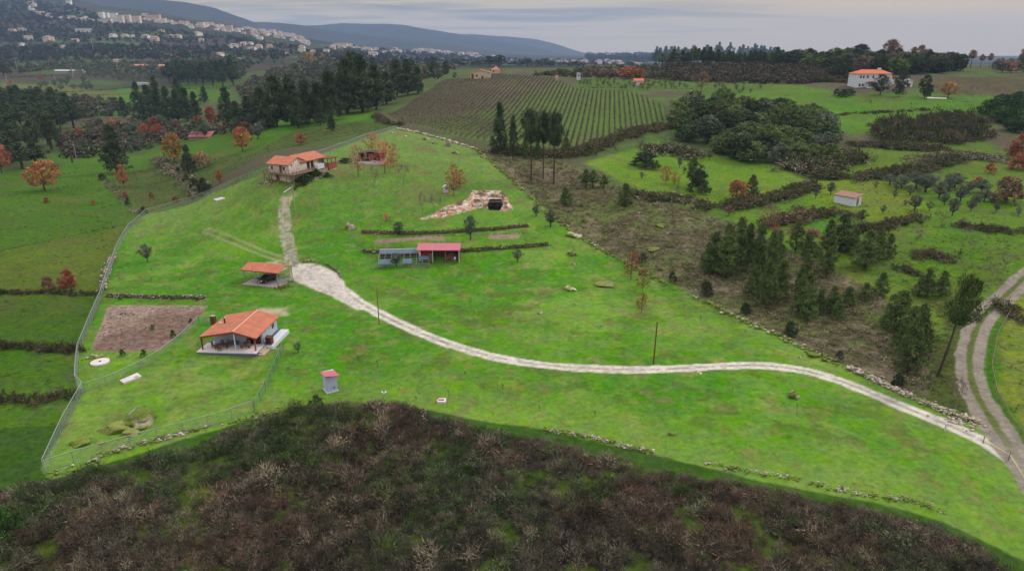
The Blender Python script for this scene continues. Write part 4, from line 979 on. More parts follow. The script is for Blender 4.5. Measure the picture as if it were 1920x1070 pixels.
# rough tussocks on the open slopes: far too many to count
xs_, ys_2 = [], []
for pol, n_ in (([(200,335),(320,292),(480,285),(560,240),(700,228),(745,240),(275,400)], 1500), ([(0,330),(250,300),(275,400),(200,540),(140,730),(82,890),(0,930)], 1500), ([(1730,440),(1920,440),(1920,520),(1840,600),(1760,560),(1640,520),(1560,505)], 1100), ([(1200,362),(1330,400),(1440,380),(1560,345),(1920,320),(1920,440),(1740,430),(1560,500),(1380,418)], 700), ([(1740,560),(1830,590),(1815,700),(1840,760),(1790,790),(1740,730)], 900), ([(1870,600),(1920,560),(1920,830),(1880,740)], 300)):
    a_, b_2 = ground_pts(wpoly(pol), n_); xs_.append(a_); ys_2.append(b_2)
x = np.concatenate(xs_); y = np.concatenate(ys_2); kk = d_line(x, y, wDI) > 2.5; x, y = x[kk], y[kk]; sz = .3+rs.random(len(x))**2*.9; palt = np.array([S(70, 82, 42, .8), S(92, 96, 58, .8), S(62, 84, 34, .8), S(108, 100, 74, .8)])
merged('tussock_grass', np.c_[x, y, gz(x, y)-.05], np.c_[sz, sz*.4], palt[rs.integers(0, 4, len(x))]*rs.uniform(.8, 1.15, (len(x), 1)), shrub_variants(4, 20, 990, .7, .08), seed=6)
# lawn tufts and weeds
x, y = ground_pts(wPROP, 5200, .5); kk = (d_line(x, y, wDR) > 2.2) & (sd_poly(x, y, wAP, 3) > .5) & (sd_poly(x, y, wPL, 3) > .3) & (d_line(x, y, wUT) > 1.8) & (sd_poly(x, y, wRK, 3) > .5) & ~((x > -50) & (x < -38) & (y > 97) & (y < 108)) & ~((x > -56) & (x < -46) & (y > 129) & (y < 139)) & ~((x > -30) & (x < -10) & (y > 142) & (y < 152))
x, y = x[kk], y[kk]; sz = .14+rs.random(len(x))**3*.5; palt = np.array([S(74, 112, 34, .75), S(96, 130, 50, .75), S(120, 134, 80, .75), S(110, 106, 70, .75)])
merged('lawn_weeds', np.c_[x, y, gz(x, y)-.02], np.c_[sz, sz*.4], palt[rs.integers(0, 4, len(x))], shrub_variants(4, 14, 995, .7, .09), seed=7)
x, y = ground_pts(wPL, 2600, .2); sz = .1+rs.random(len(x))**2*.22; palc = np.array([S(150, 126, 112), S(112, 92, 82), S(132, 124, 90), S(96, 78, 68)])
merged('soil_clods', np.c_[x, y, gz(x, y)-.03], np.c_[sz*1.4, sz*.5], palc[rs.integers(0, 4, len(x))], shrub_variants(3, 12, 998, .7, .14), seed=8)
rg = random.Random(21)
for x_, y_ in scatter([(0,150),(0,92),(140,90),(420,92),(600,104),(560,120),(440,128),(300,118),(120,130)], 150, rg, 8):
    plant('round' if rg.random() < .7 else 'pineloose', x_, y_, rg.uniform(5, 11), rg.uniform(6, 12), rg.choice(['dark', 'dark', 'dpine', 'holmd', 'brown', 'olive']), 'dark tree dotted over the far slopes of the left valley', '', 'trees dotted over the far valley', 'tree')
T('pineloose', [(345,104,18,16),(295,105,14,14),(190,100,18,18),(205,96,14,14),(180,102,14,12),(137,88,10,10),(8,142,24,22)], 'dpine', '', 'bigger dark trees of the far left valley', 'bigger dark far valley trees')
T('round', [(580,120,22,30),(605,112,12,16)], 'yellow', '', 'tan autumn trees on the far valley floor', 'tan far valley trees')
# big dark thicket on the right
x, y = ground_pts(wpoly([(1630,235),(1720,225),(1800,210),(1850,240),(1860,262),(1800,272),(1700,270),(1640,262)]), 1500)
ci = rs.integers(0, 4, len(x)); pal3 = .8*np.array([S(84, 90, 56, .85), S(98, 98, 70, .85), S(74, 86, 48, .85), S(112, 100, 82, .85)])
hv = fbm(x, y, 9, 3, 93); kk = rs.random(len(x)) > sstep(.58, .7, hv)*.8; x, y, ci, hv = x[kk], y[kk], ci[kk], hv[kk]
merged('thicket', np.c_[x, y, gz(x, y)-.1], np.c_[1.2+rs.random(len(x))*2.2, (.6+4.2*sstep(.3, .62, hv))*(.5+rs.random(len(x))*.8)], pal3[ci]*rs.uniform(.7, 1.2, (len(x), 1)), shrub_variants(4, 40, 980, .7, .07), seed=9)
# brown hillside scrub beyond the vineyard and on the valley floor
def far_wood(name, poly, n, hr, wr, pals, seed):
    pts = scatter(poly, n, random.Random(seed)); g = [gp(a, b) for a, b in pts]
    P = np.array([[p.x, p.y, p.z] for p in g]); rr = np.random.default_rng(seed)
    sc_ = P[:, 1:2]/1280.
    s = sc_*rr.uniform(*wr, (len(P), 1)); h = sc_*rr.uniform(*hr, (len(P), 1))
    c = np.array(pals)[rr.integers(0, len(pals), len(P))]*rr.uniform(.8, 1.05, (len(P), 1))*.8
    V = []
    for v in range(4):
        r2 = np.random.default_rng(60+v); cen = crown_centres(r2, 'bush', 12); a, f, cc = leafcloud(r2, cen, np.full(12, .24), 11, .19, .7)
        V.append((a, cc[:, 0]))
    merged(name, P, np.c_[s, h], c, V, seed=seed)
GB = [S(108, 98, 86, .75), S(98, 92, 76, .75), S(112, 98, 86, .75), S(84, 86, 64, .75)]
GN = [S(76, 88, 60, .9), S(100, 112, 80, .9), S(116, 124, 98, .9), S(112, 104, 82, .9)]
far_wood('brown_woodland', [(1230,150),(1250,124),(1460,120),(1560,130),(1600,150),(1500,158),(1350,156)], 900, (6, 12), (9, 16), GB, 1)
far_wood('brown_woodland', [(1000,142),(1090,132),(1230,128),(1250,148),(1100,146)], 420, (5, 9), (8, 14), GB+GN, 2)
far_wood('valley_woodland', [(450,240),(500,150),(560,132),(700,130),(640,180),(520,222)], 500, (8, 14), (10, 18), GB+GN, 3)
far_wood('valley_woodland', [(440,170),(520,130),(600,118),(720,118),(860,128),(820,150),(700,150),(560,170),(470,200)], 700, (6, 11), (9, 15), GN+GB, 4)
far_wood('valley_woodland', [(0,205),(0,175),(120,182),(230,200),(260,215),(130,225)], 260, (9, 16), (12, 20), GN+GB, 5)
far_wood('valley_woodland', [(0,140),(0,126),(120,120),(300,118),(420,108),(480,118),(450,150),(330,150),(120,130)], 700, (4, 8), (6, 11), GB+GN, 6)
far_wood('valley_woodland', [(120,300),(110,262),(250,230),(420,240),(520,235),(480,255),(380,252),(310,275),(230,290)], 330, (10, 18), (14, 24), GN+GB, 7)
FD = [S(44, 54, 42, .7), S(54, 62, 48, .7), S(80, 72, 64, .7), S(88, 78, 68, .7)]
far_wood('far_woodland', [(0,118),(0,88),(200,84),(420,88),(560,100),(520,112),(300,112),(100,114)], 900, (3, 7), (5, 10), FD, 8)
far_wood('far_woodland', [(-20,84),(-20,5),(60,2),(130,10),(190,30),(300,55),(420,68),(560,88),(600,98),(420,84),(200,78)], 1500, (2.5, 6), (4, 8), FD, 9)
far_wood('far_woodland', [(560,98),(640,88),(860,104),(1000,114),(1150,114),(1220,116),(1200,124),(1000,124),(800,122),(600,116)], 1100, (2.5, 5.5), (5, 9), FD, 10)
far_wood('far_woodland', [(1100,112),(1100,106),(1230,104),(1230,116)], 260, (4, 8), (8, 12), FD[:2], 11)


# ------------------------------------------------------------------ rocks and dry stone walls
def _ico(sub):
    import bmesh
    bm = bmesh.new(); bmesh.ops.create_icosphere(bm, subdivisions=sub, radius=1.0)
    V = np.array([tuple(v.co) for v in bm.verts]); F_ = np.array([[v.index for v in f.verts] for f in bm.faces]); bm.free()
    return V, F_
ICO = {1: _ico(1), 2: _ico(2), 3: _ico(3), 4: _ico(4)}
def rock_geo(rng, size, flat=.7, sub=2, rough=.28):
    V, F_ = ICO[sub]; V = V.copy(); o = rng.random(3)*50
    n = fbm(V[:, 0]*1.1+o[0]+V[:, 2]*.7, V[:, 1]*1.1+o[1]-V[:, 2]*.6, .9, 4, 7)
    V *= (1+(n-.5)*2*rough*1.6)[:, None]
    for _ in range(5):                       # broken planes
        d = rng.normal(size=3); d /= np.linalg.norm(d); k = rng.uniform(.62, .9); t = V@d; V -= np.outer(np.maximum(t-k, 0), d)
    a = rng.random()*6.28; c, s = math.cos(a), math.sin(a)
    V = np.c_[V[:, 0]*c-V[:, 1]*s, V[:, 0]*s+V[:, 1]*c, V[:, 2]]
    return V*np.array(size)*np.array([1, 1, flat]), F_
GRAN = [S(205, 196, 182, .72), S(178, 166, 150, .72), S(150, 140, 122, .72), S(190, 174, 158, .72)]
MOSS = [S(118, 134, 52), S(104, 122, 44), S(134, 140, 70)]
def rock_colours(rng, V, moss):
    c = GRAN[rng.integers(0, 4)]; c = np.tile(c, (len(V), 1))*rng.uniform(.8, 1.1)
    if moss > 0:
        m = sstep(.62-moss*.5, .78-moss*.5, fbm(V[:, 0]*1.0+7, V[:, 1]*1.0+V[:, 2], .8, 3, 5)); m = m*(V[:, 2] > -.5)
        c = lerp(c, MOSS[rng.integers(0, 3)], m)
    return c
def stones(name, path, h, label, cat='wall', n=None, size=(.25, .55), moss=.4, w=.8, seed=1, jitter=1., sub=2, dark=False):
    """a dry stone wall: individual blocks heaped along a path"""
    rng = np.random.default_rng(seed); L = wline(path); seg = np.hypot(*(L[1:]-L[:-1]).T); cum = np.r_[0, np.cumsum(seg)]
    n = n or int(cum[-1]*h/.25*1.5/(size[1]*1.6)); Vs = []; Fs = []; Cs = []; b = 0
    for i in range(min(int(n*1.5), 1300)):
        t = rng.uniform(0, cum[-1])
        if vnoise(t*.35, seed*3.1, 9) < .33 and h < .6 and rng.random() < .8: continue
        x = np.interp(t, cum, L[:, 0])+rng.normal()*w*.3*jitter; y = np.interp(t, cum, L[:, 1])+rng.normal()*w*.3*jitter
        s = (size[0]+(size[1]-size[0])*rng.random()**2.2)*.8; V, F_ = rock_geo(rng, (s, s*.8, s), .62, 1 if s < .4 and sub < 3 else sub)
        zz = rng.uniform(0, 1)*max(0, h-s*.3)
        V = V+np.array([x, y, float(gz(x, y))+zz*(1 if jitter < 1.5 else .4)]); Vs.append(V); Fs.append(F_+b); b += len(V)
        c = rock_colours(rng, V, moss); Cs.append(c*(.45 if dark and rng.random() < .5 else 1))
    # earth and rubble core under the face stones
    if h > .6 and jitter < 1.5:
        m = 40; tt = np.linspace(0, cum[-1], m); X_ = np.interp(tt, cum, L[:, 0]); Y_ = np.interp(tt, cum, L[:, 1]); dx = np.gradient(X_); dy = np.gradient(Y_); ln = np.hypot(dx, dy)+1e-9
        nx, ny = -dy/ln*w*.3, dx/ln*w*.3; g = gz(X_, Y_)
        V = np.concatenate([np.c_[X_-nx*1.3, Y_-ny*1.3, g-.3], np.c_[X_-nx, Y_-ny, g+h*.8], np.c_[X_+nx, Y_+ny, g+h*.8], np.c_[X_+nx*1.3, Y_+ny*1.3, g-.3]])
        Q = []
        for k in range(3):
            for i in range(m-1): Q += [(k*m+i, k*m+i+1, (k+1)*m+i+1), (k*m+i, (k+1)*m+i+1, (k+1)*m+i)]
        Vs.append(V); Fs.append(np.array(Q)+b); Cs.append(np.tile(S(88, 80, 58), (len(V), 1)))
    V = np.concatenate(Vs); o = link(name, mesh_np(name, V, np.concatenate(Fs), [M_STONE], cols=np.concatenate(Cs)))
    return tag(o, label, cat)
def boulder(px, py, wpx, hpx, label, moss=.4, seed=1, name='boulder', flat=None, deep=1.0):
    rng = np.random.default_rng(seed); p = gp(px, py); k = (p.y*CP-(p.z-CAMH)*SP)/1280; w = wpx*k*.5; h = hpx*k*.75
    V, F_ = rock_geo(rng, (w, w*.8*deep, h*.8), 1, 4, .5); c = rock_colours(rng, V/ max(w, .4), moss)
    o = link(name, mesh_np(name, V, F_, [M_STONE], cols=c, smooth=False)); o.location = (p.x, p.y+w*.2, p.z+h*.15)
    if isinstance(label, tuple): queue(o, '', label[0], 'rock', label[1])
    else: tag(o, label, 'rock')
    return o
stones('dry_stone_wall', [(888,278),(925,306),(985,360),(1030,402),(1090,445),(1160,487),(1215,515),(1260,540),(1330,570),(1400,603),(1500,650),(1580,687)], .5, 'long mossy dry stone wall along the right side of the lawn', n=1000, size=(.22, .6), moss=.75, w=1.5, seed=2)
stones('dry_stone_wall', [(1590,690),(1640,714),(1700,742),(1760,768),(1805,784),(1828,792)], .55, 'pale loose stone wall between the lower drive and the leaning pine', n=520, size=(.2, .42), moss=.12, w=1.0, seed=3)
stones('dry_stone_wall', [(745,242),(790,250),(830,262),(888,278)], .5, 'broken stone wall on the hilltop boundary', n=140, size=(.4, .9), moss=.2, w=1.2, seed=4)
stones('dry_stone_wall', [(1018,805),(1060,812),(1100,820),(1150,832),(1190,842),(1225,850)], .5, 'low stone wall at the lower lawn edge, middle stretch', n=210, size=(.12, .3), moss=.45, w=.7, seed=5)
stones('dry_stone_wall', [(1325,868),(1345,873),(1400,884),(1450,893),(1500,900)], .4, 'low broken stone row below the lawn, right of the shrub', n=90, size=(.12, .3), moss=.45, w=.8, seed=6)
stones('dry_stone_wall', [(1520,908),(1580,920),(1640,932),(1700,938),(1745,950),(1775,965)], .4, 'scattered stone row at the lower right lawn edge', n=120, size=(.12, .32), moss=.45, w=.9, seed=7)
stones('dry_stone_wall', [(95,893),(150,872),(215,846),(280,830),(340,812),(400,800),(480,782),(520,772)], .4, 'mossy stone row under the lowest fence', n=240, size=(.15, .42), moss=.6, w=1.2, seed=8)
stones('dry_stone_wall', [(200,556),(250,558),(300,559),(385,560)], .8, 'straight stone retaining wall above the brown garden plot', n=420, size=(.16, .34), moss=.25, w=.5, seed=9, dark=True)
stones('dry_stone_wall', [(212,480),(205,500),(198,520),(192,545)], .7, 'pile of brown stones along the outside of the left fence', n=260, size=(.2, .42), moss=0, w=1.2, seed=10)
stones('dry_stone_wall', [(678,437),(760,440),(830,438),(880,434),(930,431),(990,425)], .9, 'upper mossy terrace wall above the flower bed', n=420, size=(.2, .45), moss=.75, w=.6, seed=11, dark=True)
stones('dry_stone_wall', [(680,472),(695,474),(711,474)], .9, 'short dark piece of terrace wall left of the pen', n=70, size=(.2, .42), moss=.4, w=.6, seed=12, dark=True)
stones('dry_stone_wall', [(864,472),(900,470),(950,466),(1000,463),(1028,460)], .9, 'lower mossy terrace wall right of the wood shed', n=330, size=(.2, .45), moss=.75, w=.6, seed=13, dark=True)
stones('kerb_edge', [(690,445),(780,444),(860,441),(985,437)], .2, 'thin dark stone edging along the long flower bed', 'edging', n=260, size=(.1, .2), moss=.3, w=.2, seed=14, dark=True)
stones('retaining_wall', [(555,492),(575,490),(600,492),(620,500),(634,510),(640,520)], .55, 'curved dark retaining wall above the drive turning area', 'wall', n=220, size=(.14, .26), moss=.3, w=.3, seed=15, dark=True)
stones('stone_pile', [(1790,786),(1815,792)], .4, 'pale rubble pile where the lower stone wall ends', 'rubble', n=60, size=(.15, .4), moss=0, w=1.6, seed=16, jitter=2)
stones('stone_pile', [(795,772),(793,788)], .5, 'little white stone heap in the scrub below the lawn', 'rubble', n=26, size=(.15, .3), moss=0, w=.6, seed=17)
stones('stone_pile', [(168,668),(178,672)], .4, 'dark rubble heap beside the round concrete lid', 'rubble', n=26, size=(.2, .4), moss=.3, w=.8, seed=18, jitter=2)
stones('stone_pile', [(975,425),(990,422)], .3, 'small white stones at the right end of the upper terrace wall', 'rubble', n=16, size=(.15, .28), moss=0, w=.5, seed=19)
boulder(258,796,80,24, 'largest grey granite boulder with mossy patches inside the lowest fence', .62, 31)
boulder(218,808,66,18, 'mossy boulder leaning on the left side of the largest boulder', .9, 32)
boulder(244,815,40,10, 'low boulder at the foot of the largest boulder', .8, 33)
boulder(152,832,38,11, 'separate yellow green mossy boulder near the fence corner', 1.1, 34)
boulder(186,830,20,5, 'small flat mossy stone beside the separate mossy boulder', 1.1, 35)
boulder(657,430,18,20, 'pale upright boulder on the upper lawn left of the terrace wall', .1, 36)
boulder(838,274,12,14, 'tall white boulder near the hilltop wall', 0, 37)
boulder(855,288,13,7, 'grey boulder right below the tall white boulder', .2, 38)
boulder(905,296,8,6, 'small dark stone near the upper right wall', .5, 39)
boulder(1074,478,20,14, 'mossy brown boulder near the right end of the lower terrace wall', .7, 40)
boulder(1070,544,20,10, 'mossy stone on the middle of the right lawn', .6, 41)
boulder(1137,535,36,9, 'long low mossy rock on the right lawn', .7, 42)
boulder(1012,588,10,7, 'small pale stone in a mossy patch on the lawn', .3, 43)
boulder(1076,496,10,4, 'tiny stone below the brown mossy boulder', .5, 44)
boulder(1490,745,24,18, 'mossy boulder on the lower right lawn below the drive', .7, 45)
boulder(1078,444,26,10, 'low dark purple shrubby rock just inside the right wall', .2, 46)
boulder(1258,815,10,8, ('yellow mossy stones in the foreground scrub', 'mossy stones in the scrub'), 1.2, 47)
for i, (a, b, w_, h_) in enumerate([(1098,862,18,12),(1168,875,28,12),(1150,900,22,9),(1205,1000,30,9),(1128,928,10,8)]):
    boulder(a, b, w_, h_, ('yellow mossy stones in the foreground scrub', 'mossy stones in the scrub'), 1.2, 50+i)
for i, (a, b, w_, h_) in enumerate([(1312,950-250,10,4),(800,262,14,6),(815,270,10,5),(760,257,6,4),(735,250,5,3),(690,305,8,3),(1655,708,8,5),(1500,670,8,4)]):
    boulder(a, b, w_, h_, ('small stones scattered over the lawn and its edges', 'scattered lawn stones'), .2, 60+i)
for i, (a, b, w_, h_) in enumerate([(1238,425,22,8),(1225,470,26,8),(1100,415,12,8),(1200,464,14,5),(1180,478,16,6),(1525,668,26,9)]):
    boulder(a, b, w_, h_, ('yellow lichen covered rocks on the brown scrub slope', 'rocks on the scrub slope'), .9, 70+i)
# rock cutting: broken pink granite slabs round a dark pit
def slab_field():
    """fractured rock surface: tilted facets with open joints between them"""
    rng = np.random.default_rng(5); P = wRK; x0, y0 = P.min(0)-.4; x1, y1 = P.max(0)+.4
    xs = np.arange(x0, x1, .16); ys = np.arange(y0, y1, .22); A, B = np.meshgrid(xs, ys); a = A.ravel(); b = B.ravel()
    m = 170; sx = rng.uniform(x0, x1, m); sy = rng.uniform(y0, y1, m); hh = rng.random(m)*.55; tx = rng.normal(size=m)*.16; ty = -abs(rng.normal(size=m))*.3; cid = rng.integers(0, 4, m)
    wx = a+(fbm(a, b, .9, 3, 3)-.5)*.9; wy = b+(fbm(a, b, .9, 3, 4)-.5)*.9
    D = np.hypot(wx[:, None]-sx[None], (wy[:, None]-sy[None])*.75); o = np.argsort(D, 1)[:, :2]; d1 = np.take_along_axis(D, o[:, :1], 1)[:, 0]; d2 = np.take_along_axis(D, o[:, 1:], 1)[:, 0]; c = o[:, 0]
    gap = sstep(.02, .2, d2-d1); sd = sd_poly(a, b, P, 3); edge = sstep(0, .7, -sd+(fbm(a, b, 1.2, 3, 6)-.5)*.8)
    z = gz(a, b)-.3+edge*(.42+hh[c]*.55+(tx[c]*(a-sx[c])+ty[c]*(b-sy[c]))*.7)*(.5+.5*gap)+(fbm(a, b, .5, 3, 8)-.5)*.14
    pit = gp(928, 384); inp = (np.abs(a-pit.x) < 1.75) & (b > gp(928, 391).y-.4) & (b < gp(928, 391).y+4.3); z = np.where(inp, gz(a, b)-1.5, z)
    pal = np.array([S(222, 200, 182, .72), S(208, 172, 150, .72), S(200, 188, 170, .72), S(186, 146, 122, .72)])
    C_ = pal[cid[c]]*(.82+.25*fbm(a, b, .35, 2, 12))[:, None]; C_ = lerp(C_, S(96, 80, 62), (1-gap)*.85); C_ = lerp(C_, S(104, 104, 60), sstep(.6, .72, fbm(a, b, 1.5, 3, 13))*.7); C_ = np.where(inp[:, None], S(30, 28, 24), C_)  # inside the pit the shade is painted into the face colour
    nr, nc_ = A.shape; ii_ = np.arange(nr*nc_).reshape(nr, nc_); F_ = np.stack([ii_[:-1, :-1], ii_[:-1, 1:], ii_[1:, 1:], ii_[1:, :-1]], -1).reshape(-1, 4)
    F_ = F_[(sd[F_].mean(1) < .15)]; u, inv = np.unique(F_, return_inverse=True)
    return mesh_np('rock_face', np.c_[a, b, z][u], inv.reshape(-1, 4), [M_STONE], cols=C_[u])
rk = empty('rock_cutting', (0, 0, 0)); tag(rk, 'pink and cream granite cutting with a dark pit on the upper lawn', 'rock')
link('rock_face', slab_field(), rk)
p = gp(928, 391); w_ = 1.5
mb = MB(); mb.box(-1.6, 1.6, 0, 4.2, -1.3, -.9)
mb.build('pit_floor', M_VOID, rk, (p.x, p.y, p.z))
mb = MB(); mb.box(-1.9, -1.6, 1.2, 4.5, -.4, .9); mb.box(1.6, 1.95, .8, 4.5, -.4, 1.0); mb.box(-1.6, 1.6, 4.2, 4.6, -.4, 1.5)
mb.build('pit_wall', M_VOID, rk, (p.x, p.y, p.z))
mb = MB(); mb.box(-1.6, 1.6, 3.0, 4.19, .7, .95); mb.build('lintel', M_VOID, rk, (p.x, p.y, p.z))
p = gp(899, 391); mb = MB()
for i in range(24):
    a = i/24*math.pi*2; a2 = (i+1)/24*math.pi*2
    mb.tube((math.cos(a)*.75, .1, .6+math.sin(a)*.6), (math.cos(a2)*.75, .1, .6+math.sin(a2)*.6), .14, n=6, cap=False)
tag(mb.build('stone_ring', M_SLAB, None, (p.x, p.y, p.z)), 'pale round millstone ring leaning at the foot of the rock cutting', 'stone ring')

# ------------------------------------------------------------------ fences
def fence(path, label, h=1.5, rail=True, top=M_STEEL, postm=M_STEEL, step=2.6, mesh_m=M_STEEL, lean=0, wires=7, vert=.28):
    L = np.array([[p.x, p.y] for p in (gp(a, b) for a, b in path)]); seg = np.hypot(*(L[1:]-L[:-1]).T); cum = np.r_[0, np.cumsum(seg)]; tot = cum[-1]
    c = gp(*path[0]); root = empty('wire_fence', c); tag(root, label, 'fence')
    def P(t): 
        x = float(np.interp(t, cum, L[:, 0])); y = float(np.interp(t, cum, L[:, 1])); return Vector((x, y, float(gz(x, y))))-c
    n = min(max(2, int(tot/step)), 98); pm = MB().tube((0, 0, -.2), (0, 0, h), .045, n=6).mesh('post', [postm])
    ts = np.linspace(0, tot, n+1)
    for t in ts: link('post', pm, root, P(t))
    mb = MB()
    q = [P(t) for t in np.linspace(0, tot, n*2+1)]
    for a, b in zip(q[:-1], q[1:]): mb.tube(a+Vector((0, 0, h)), b+Vector((0, 0, h)), .05 if rail else .02, n=5, cap=False)
    mb.build('top_rail', top, root)
    mb = MB()
    for k in range(wires):
        z = .06+(h-.12)*k/(wires-1)
        for a, b in zip(q[:-1], q[1:]): mb.tube(a+Vector((0, 0, z)), b+Vector((0, 0, z)), .011, n=3, cap=False)
    m = int(tot/vert)
    for t in np.linspace(0, tot, m):
        a = P(t); mb.tube(a+Vector((0, 0, .05)), a+Vector((0, 0, h)), .008, n=3, cap=False)
    mb.build('wire_mesh', mesh_m, root)
    return root
fence([(745,243),(680,262),(600,292),(520,325),(400,364),(330,386),(275,402)], 'long wire fence running from the hilltop down to the left corner', 1.5)
fence([(275,402),(242,432),(218,475),(203,520),(190,560),(168,612),(148,662),(144,705),(144,724)], 'pale wire fence along the left side of the lawn and garden plot', 1.6)
fence([(144,724),(150,728),(158,735),(122,800),(84,885)], 'wire fence descending to the lower left corner', 1.7)
fence([(84,888),(130,872),(200,852),(270,832),(350,812),(420,793),(476,772)], 'lowest wire fence below the mossy boulders', 1.7)
fence([(478,772),(505,720),(522,680),(532,656)], 'green wire fence climbing to the right side of the cottage', 1.5, top=M_STEELG, postm=M_STEELG, mesh_m=M_STEELG)
fence([(160,735),(200,722),(260,695),(300,672),(340,640),(373,606)], 'pale wire fence below the brown garden plot', 1.4)
fence([(373,606),(388,607),(402,608)], 'short wire fence between garden plot and cottage', 1.3)
fence([(1895,585),(1870,630),(1858,690),(1868,740),(1895,790),(1935,840)], 'grey rail fence on the inside of the dirt road', .8, step=3, top=M_WOODL, postm=M_WOODL, mesh_m=M_WOODL, wires=4, vert=1.5)
fence([(722,224),(690,210),(703,200),(745,185),(790,172)], 'grey post fence at the left side of the vineyard', 1.6, step=2.2, top=M_WOODL, postm=M_WOODL, wires=3, vert=2)

# ------------------------------------------------------------------ buildings on the lawn
# cottage ------------------------------------------------------------
c0 = Vector((-44.4, 98.2, float(gz(-44.4, 101)))); cz = 0
cot = empty('cottage', c0, math.radians(-3.5)); tag(cot, 'white cottage with terracotta gable roof and open veranda', 'house')
mb = MB(); mb.box(-4.9, 4.55, -.65, 9.3, -.6, .52); mb.build('foundation', M_BLUEB, cot)
mb = MB(); mb.box(-4.95, 4.6, -.7, 2.9, .52, .66); mb.box(-4.3, -3.8, 2.9, 9.2, .52, .62); mb.build('veranda_floor', M_SLAB, cot)
mb = MB(); mb.box(4.62, 6.0, 2.4, 9.4, -.4, .56); mb.build('side_walkway', M_WHITE, cot)
mb = MB(); mb.box(4.62, 5.6, -.2, 2.38, -.4, .2); mb.box(4.62, 5.1, .2, 2.38, .2, .42); mb.build('steps', mat('sandy_concrete', S(196, 176, 150), .9), cot)
mb = MB()
prism(mb, [(-3.8, .66), (4.2, .66), (4.2, 2.85), (1.0, 3.72), (-3.8, 2.98)], 2.95, 9.0); mb.build('wall', M_BLUEW, cot)
def roofslab(mb, x0, z0, x1, z1, y0, y1, th=.12): prism(mb, [(x0, z0), (x1, z1), (x1, z1-th), (x0, z0-th)], y0, y1)
mb = MB(); roofslab(mb, -4.55, 2.98, 1.0, 3.95, -.1, 9.35); roofslab(mb, 1.003, 3.95, 4.65, 2.92, -.1, 9.35); rf = mb.build('roof', M_TERRA, cot)
mb = MB(); mb.tube((1.0, -.12, 3.97), (1.0, 9.37, 3.97), .09, n=8); mb.build('ridge_tiles', mat('ridge', S(228, 172, 150, .72), .8), rf)
mb = MB(); mb.tube((-2.6, 4.8, 3.2), (-2.6, 4.8, 4.25), .13, n=8); mb.tube((-2.6, 4.8, 4.25), (-2.6, 4.8, 4.4), .2, .05, n=8); mb.build('stove_pipe', M_BLACK, rf)
mb = MB(); mb.box(-3.5, -3.2, 4.7, 5.0, 3.1, 3.4); mb.build('roof_vent', M_WHITE, rf)
mb = MB(); prism(mb, [(-4.5, 2.84), (1.0, 3.8), (1.0, 3.62), (-4.5, 2.66)], -.06, .02); prism(mb, [(1.0, 3.8), (4.6, 2.78), (4.6, 2.6), (1.0, 3.62)], -.06, .02); mb.build('barge_board', M_TERRAD, cot)
for x_, mm in ((-4.35, M_WOOD), (4.2, mat('red_brown_post', S(150, 92, 80)))): MB().box(x_-.09, x_+.09, .1, .28, .66, 2.75).build('veranda_post', mm, cot)
MB().box(.93, 1.07, .1, .24, .66, 3.62).build('veranda_post', M_WHITE, cot)
d = MB().box(1.6, 4.05, 2.9, 2.948, .68, 2.5).build('patio_door', M_DARK, cot); mb = MB()
for x_ in (1.56, 2.8, 4.02): mb.box(x_, x_+.07, 2.88, 2.9, .68, 2.54)
mb.build('door_frame', M_WHITE, d)
wn = MB().box(4.2, 4.24, 6.9, 7.8, 1.6, 2.55).build('window', M_DARK, cot); mb = MB(); mb.box(4.24, 4.27, 7.32, 7.38, 1.6, 2.55); mb.build('window_frame', M_WHITE, wn)
def M2(c0, rz, x, y, z):  # local to world
    c, s = math.cos(rz), math.sin(rz); return Vector((c0.x+x*c-y*s, c0.y+x*s+y*c, c0.z+z))
crz = math.radians(-3.5)
def table(loc, rz, label, w=1.9, d=1.0, mm=M_WOOD):
    t = empty('garden_table', loc, rz); tag(t, label, 'table'); mb = MB()
    for i in range(6): mb.box(-w/2+i*w/6+.01, -w/2+(i+1)*w/6-.01, -d/2, d/2, .70, .75)
    mb.build('table_top', mm, t)
    for sx in (-1, 1):
        for sy in (-1, 1): MB().box(sx*(w/2-.12)-.05, sx*(w/2-.12)+.05, sy*(d/2-.1)-.05, sy*(d/2-.1)+.05, 0, .70).build('leg', mm, t)
    return t
def chair(loc, rz, label, mm=M_WOOD, grp='veranda chairs'):
    t = empty('garden_chair', loc, rz); tag(t, label, 'chair')
    MB().box(-.24, .24, -.24, .24, .42, .46).build('seat', mm, t)
    mb = MB()
    for i in range(4): mb.box(-.22+i*.12, -.14+i*.12, .20, .24, .46, .95)
    mb.box(-.24, .24, .2, .24, .95, 1.0); mb.build('backrest', mm, t)
    for sx in (-.2, .2):
        for sy in (-.2, .2): MB().box(sx-.03, sx+.03, sy-.03, sy+.03, 0, .42).build('leg', mm, t)
    for sx in (-.27, .27): MB().box(sx-.03, sx+.03, -.24, .24, .62, .66).build('armrest', mm, t)
table(M2(c0, crz, -1.55, .75, .665), .2, 'dark brown wooden table on the left half of the cottage veranda')
chair(M2(c0, crz, -1.9, 1.75, .665), 0, 'brown chair behind the veranda table, near its left end')
chair(M2(c0, crz, -.9, 1.8, .665), .3, 'brown chair behind the veranda table, near its right end')
chair(M2(c0, crz, -1.5, -.15, .665), 3.1, 'brown chair in front of the veranda table')
chair(M2(c0, crz, -2.9, .9, .665), 1.5, 'brown chair at the left end of the veranda table')
t = empty('armchair', M2(c0, crz, 2.0, 1.9, .665), -.4); tag(t, 'low wicker armchair with green blanket on the right half of the veranda', 'armchair')
MB().box(-.4, .4, -.35, .35, .1, .45).build('seat', M_WOODL, t); MB().box(-.4, .4, .35, .47, .1, .95).build('backrest', M_WOODL, t)
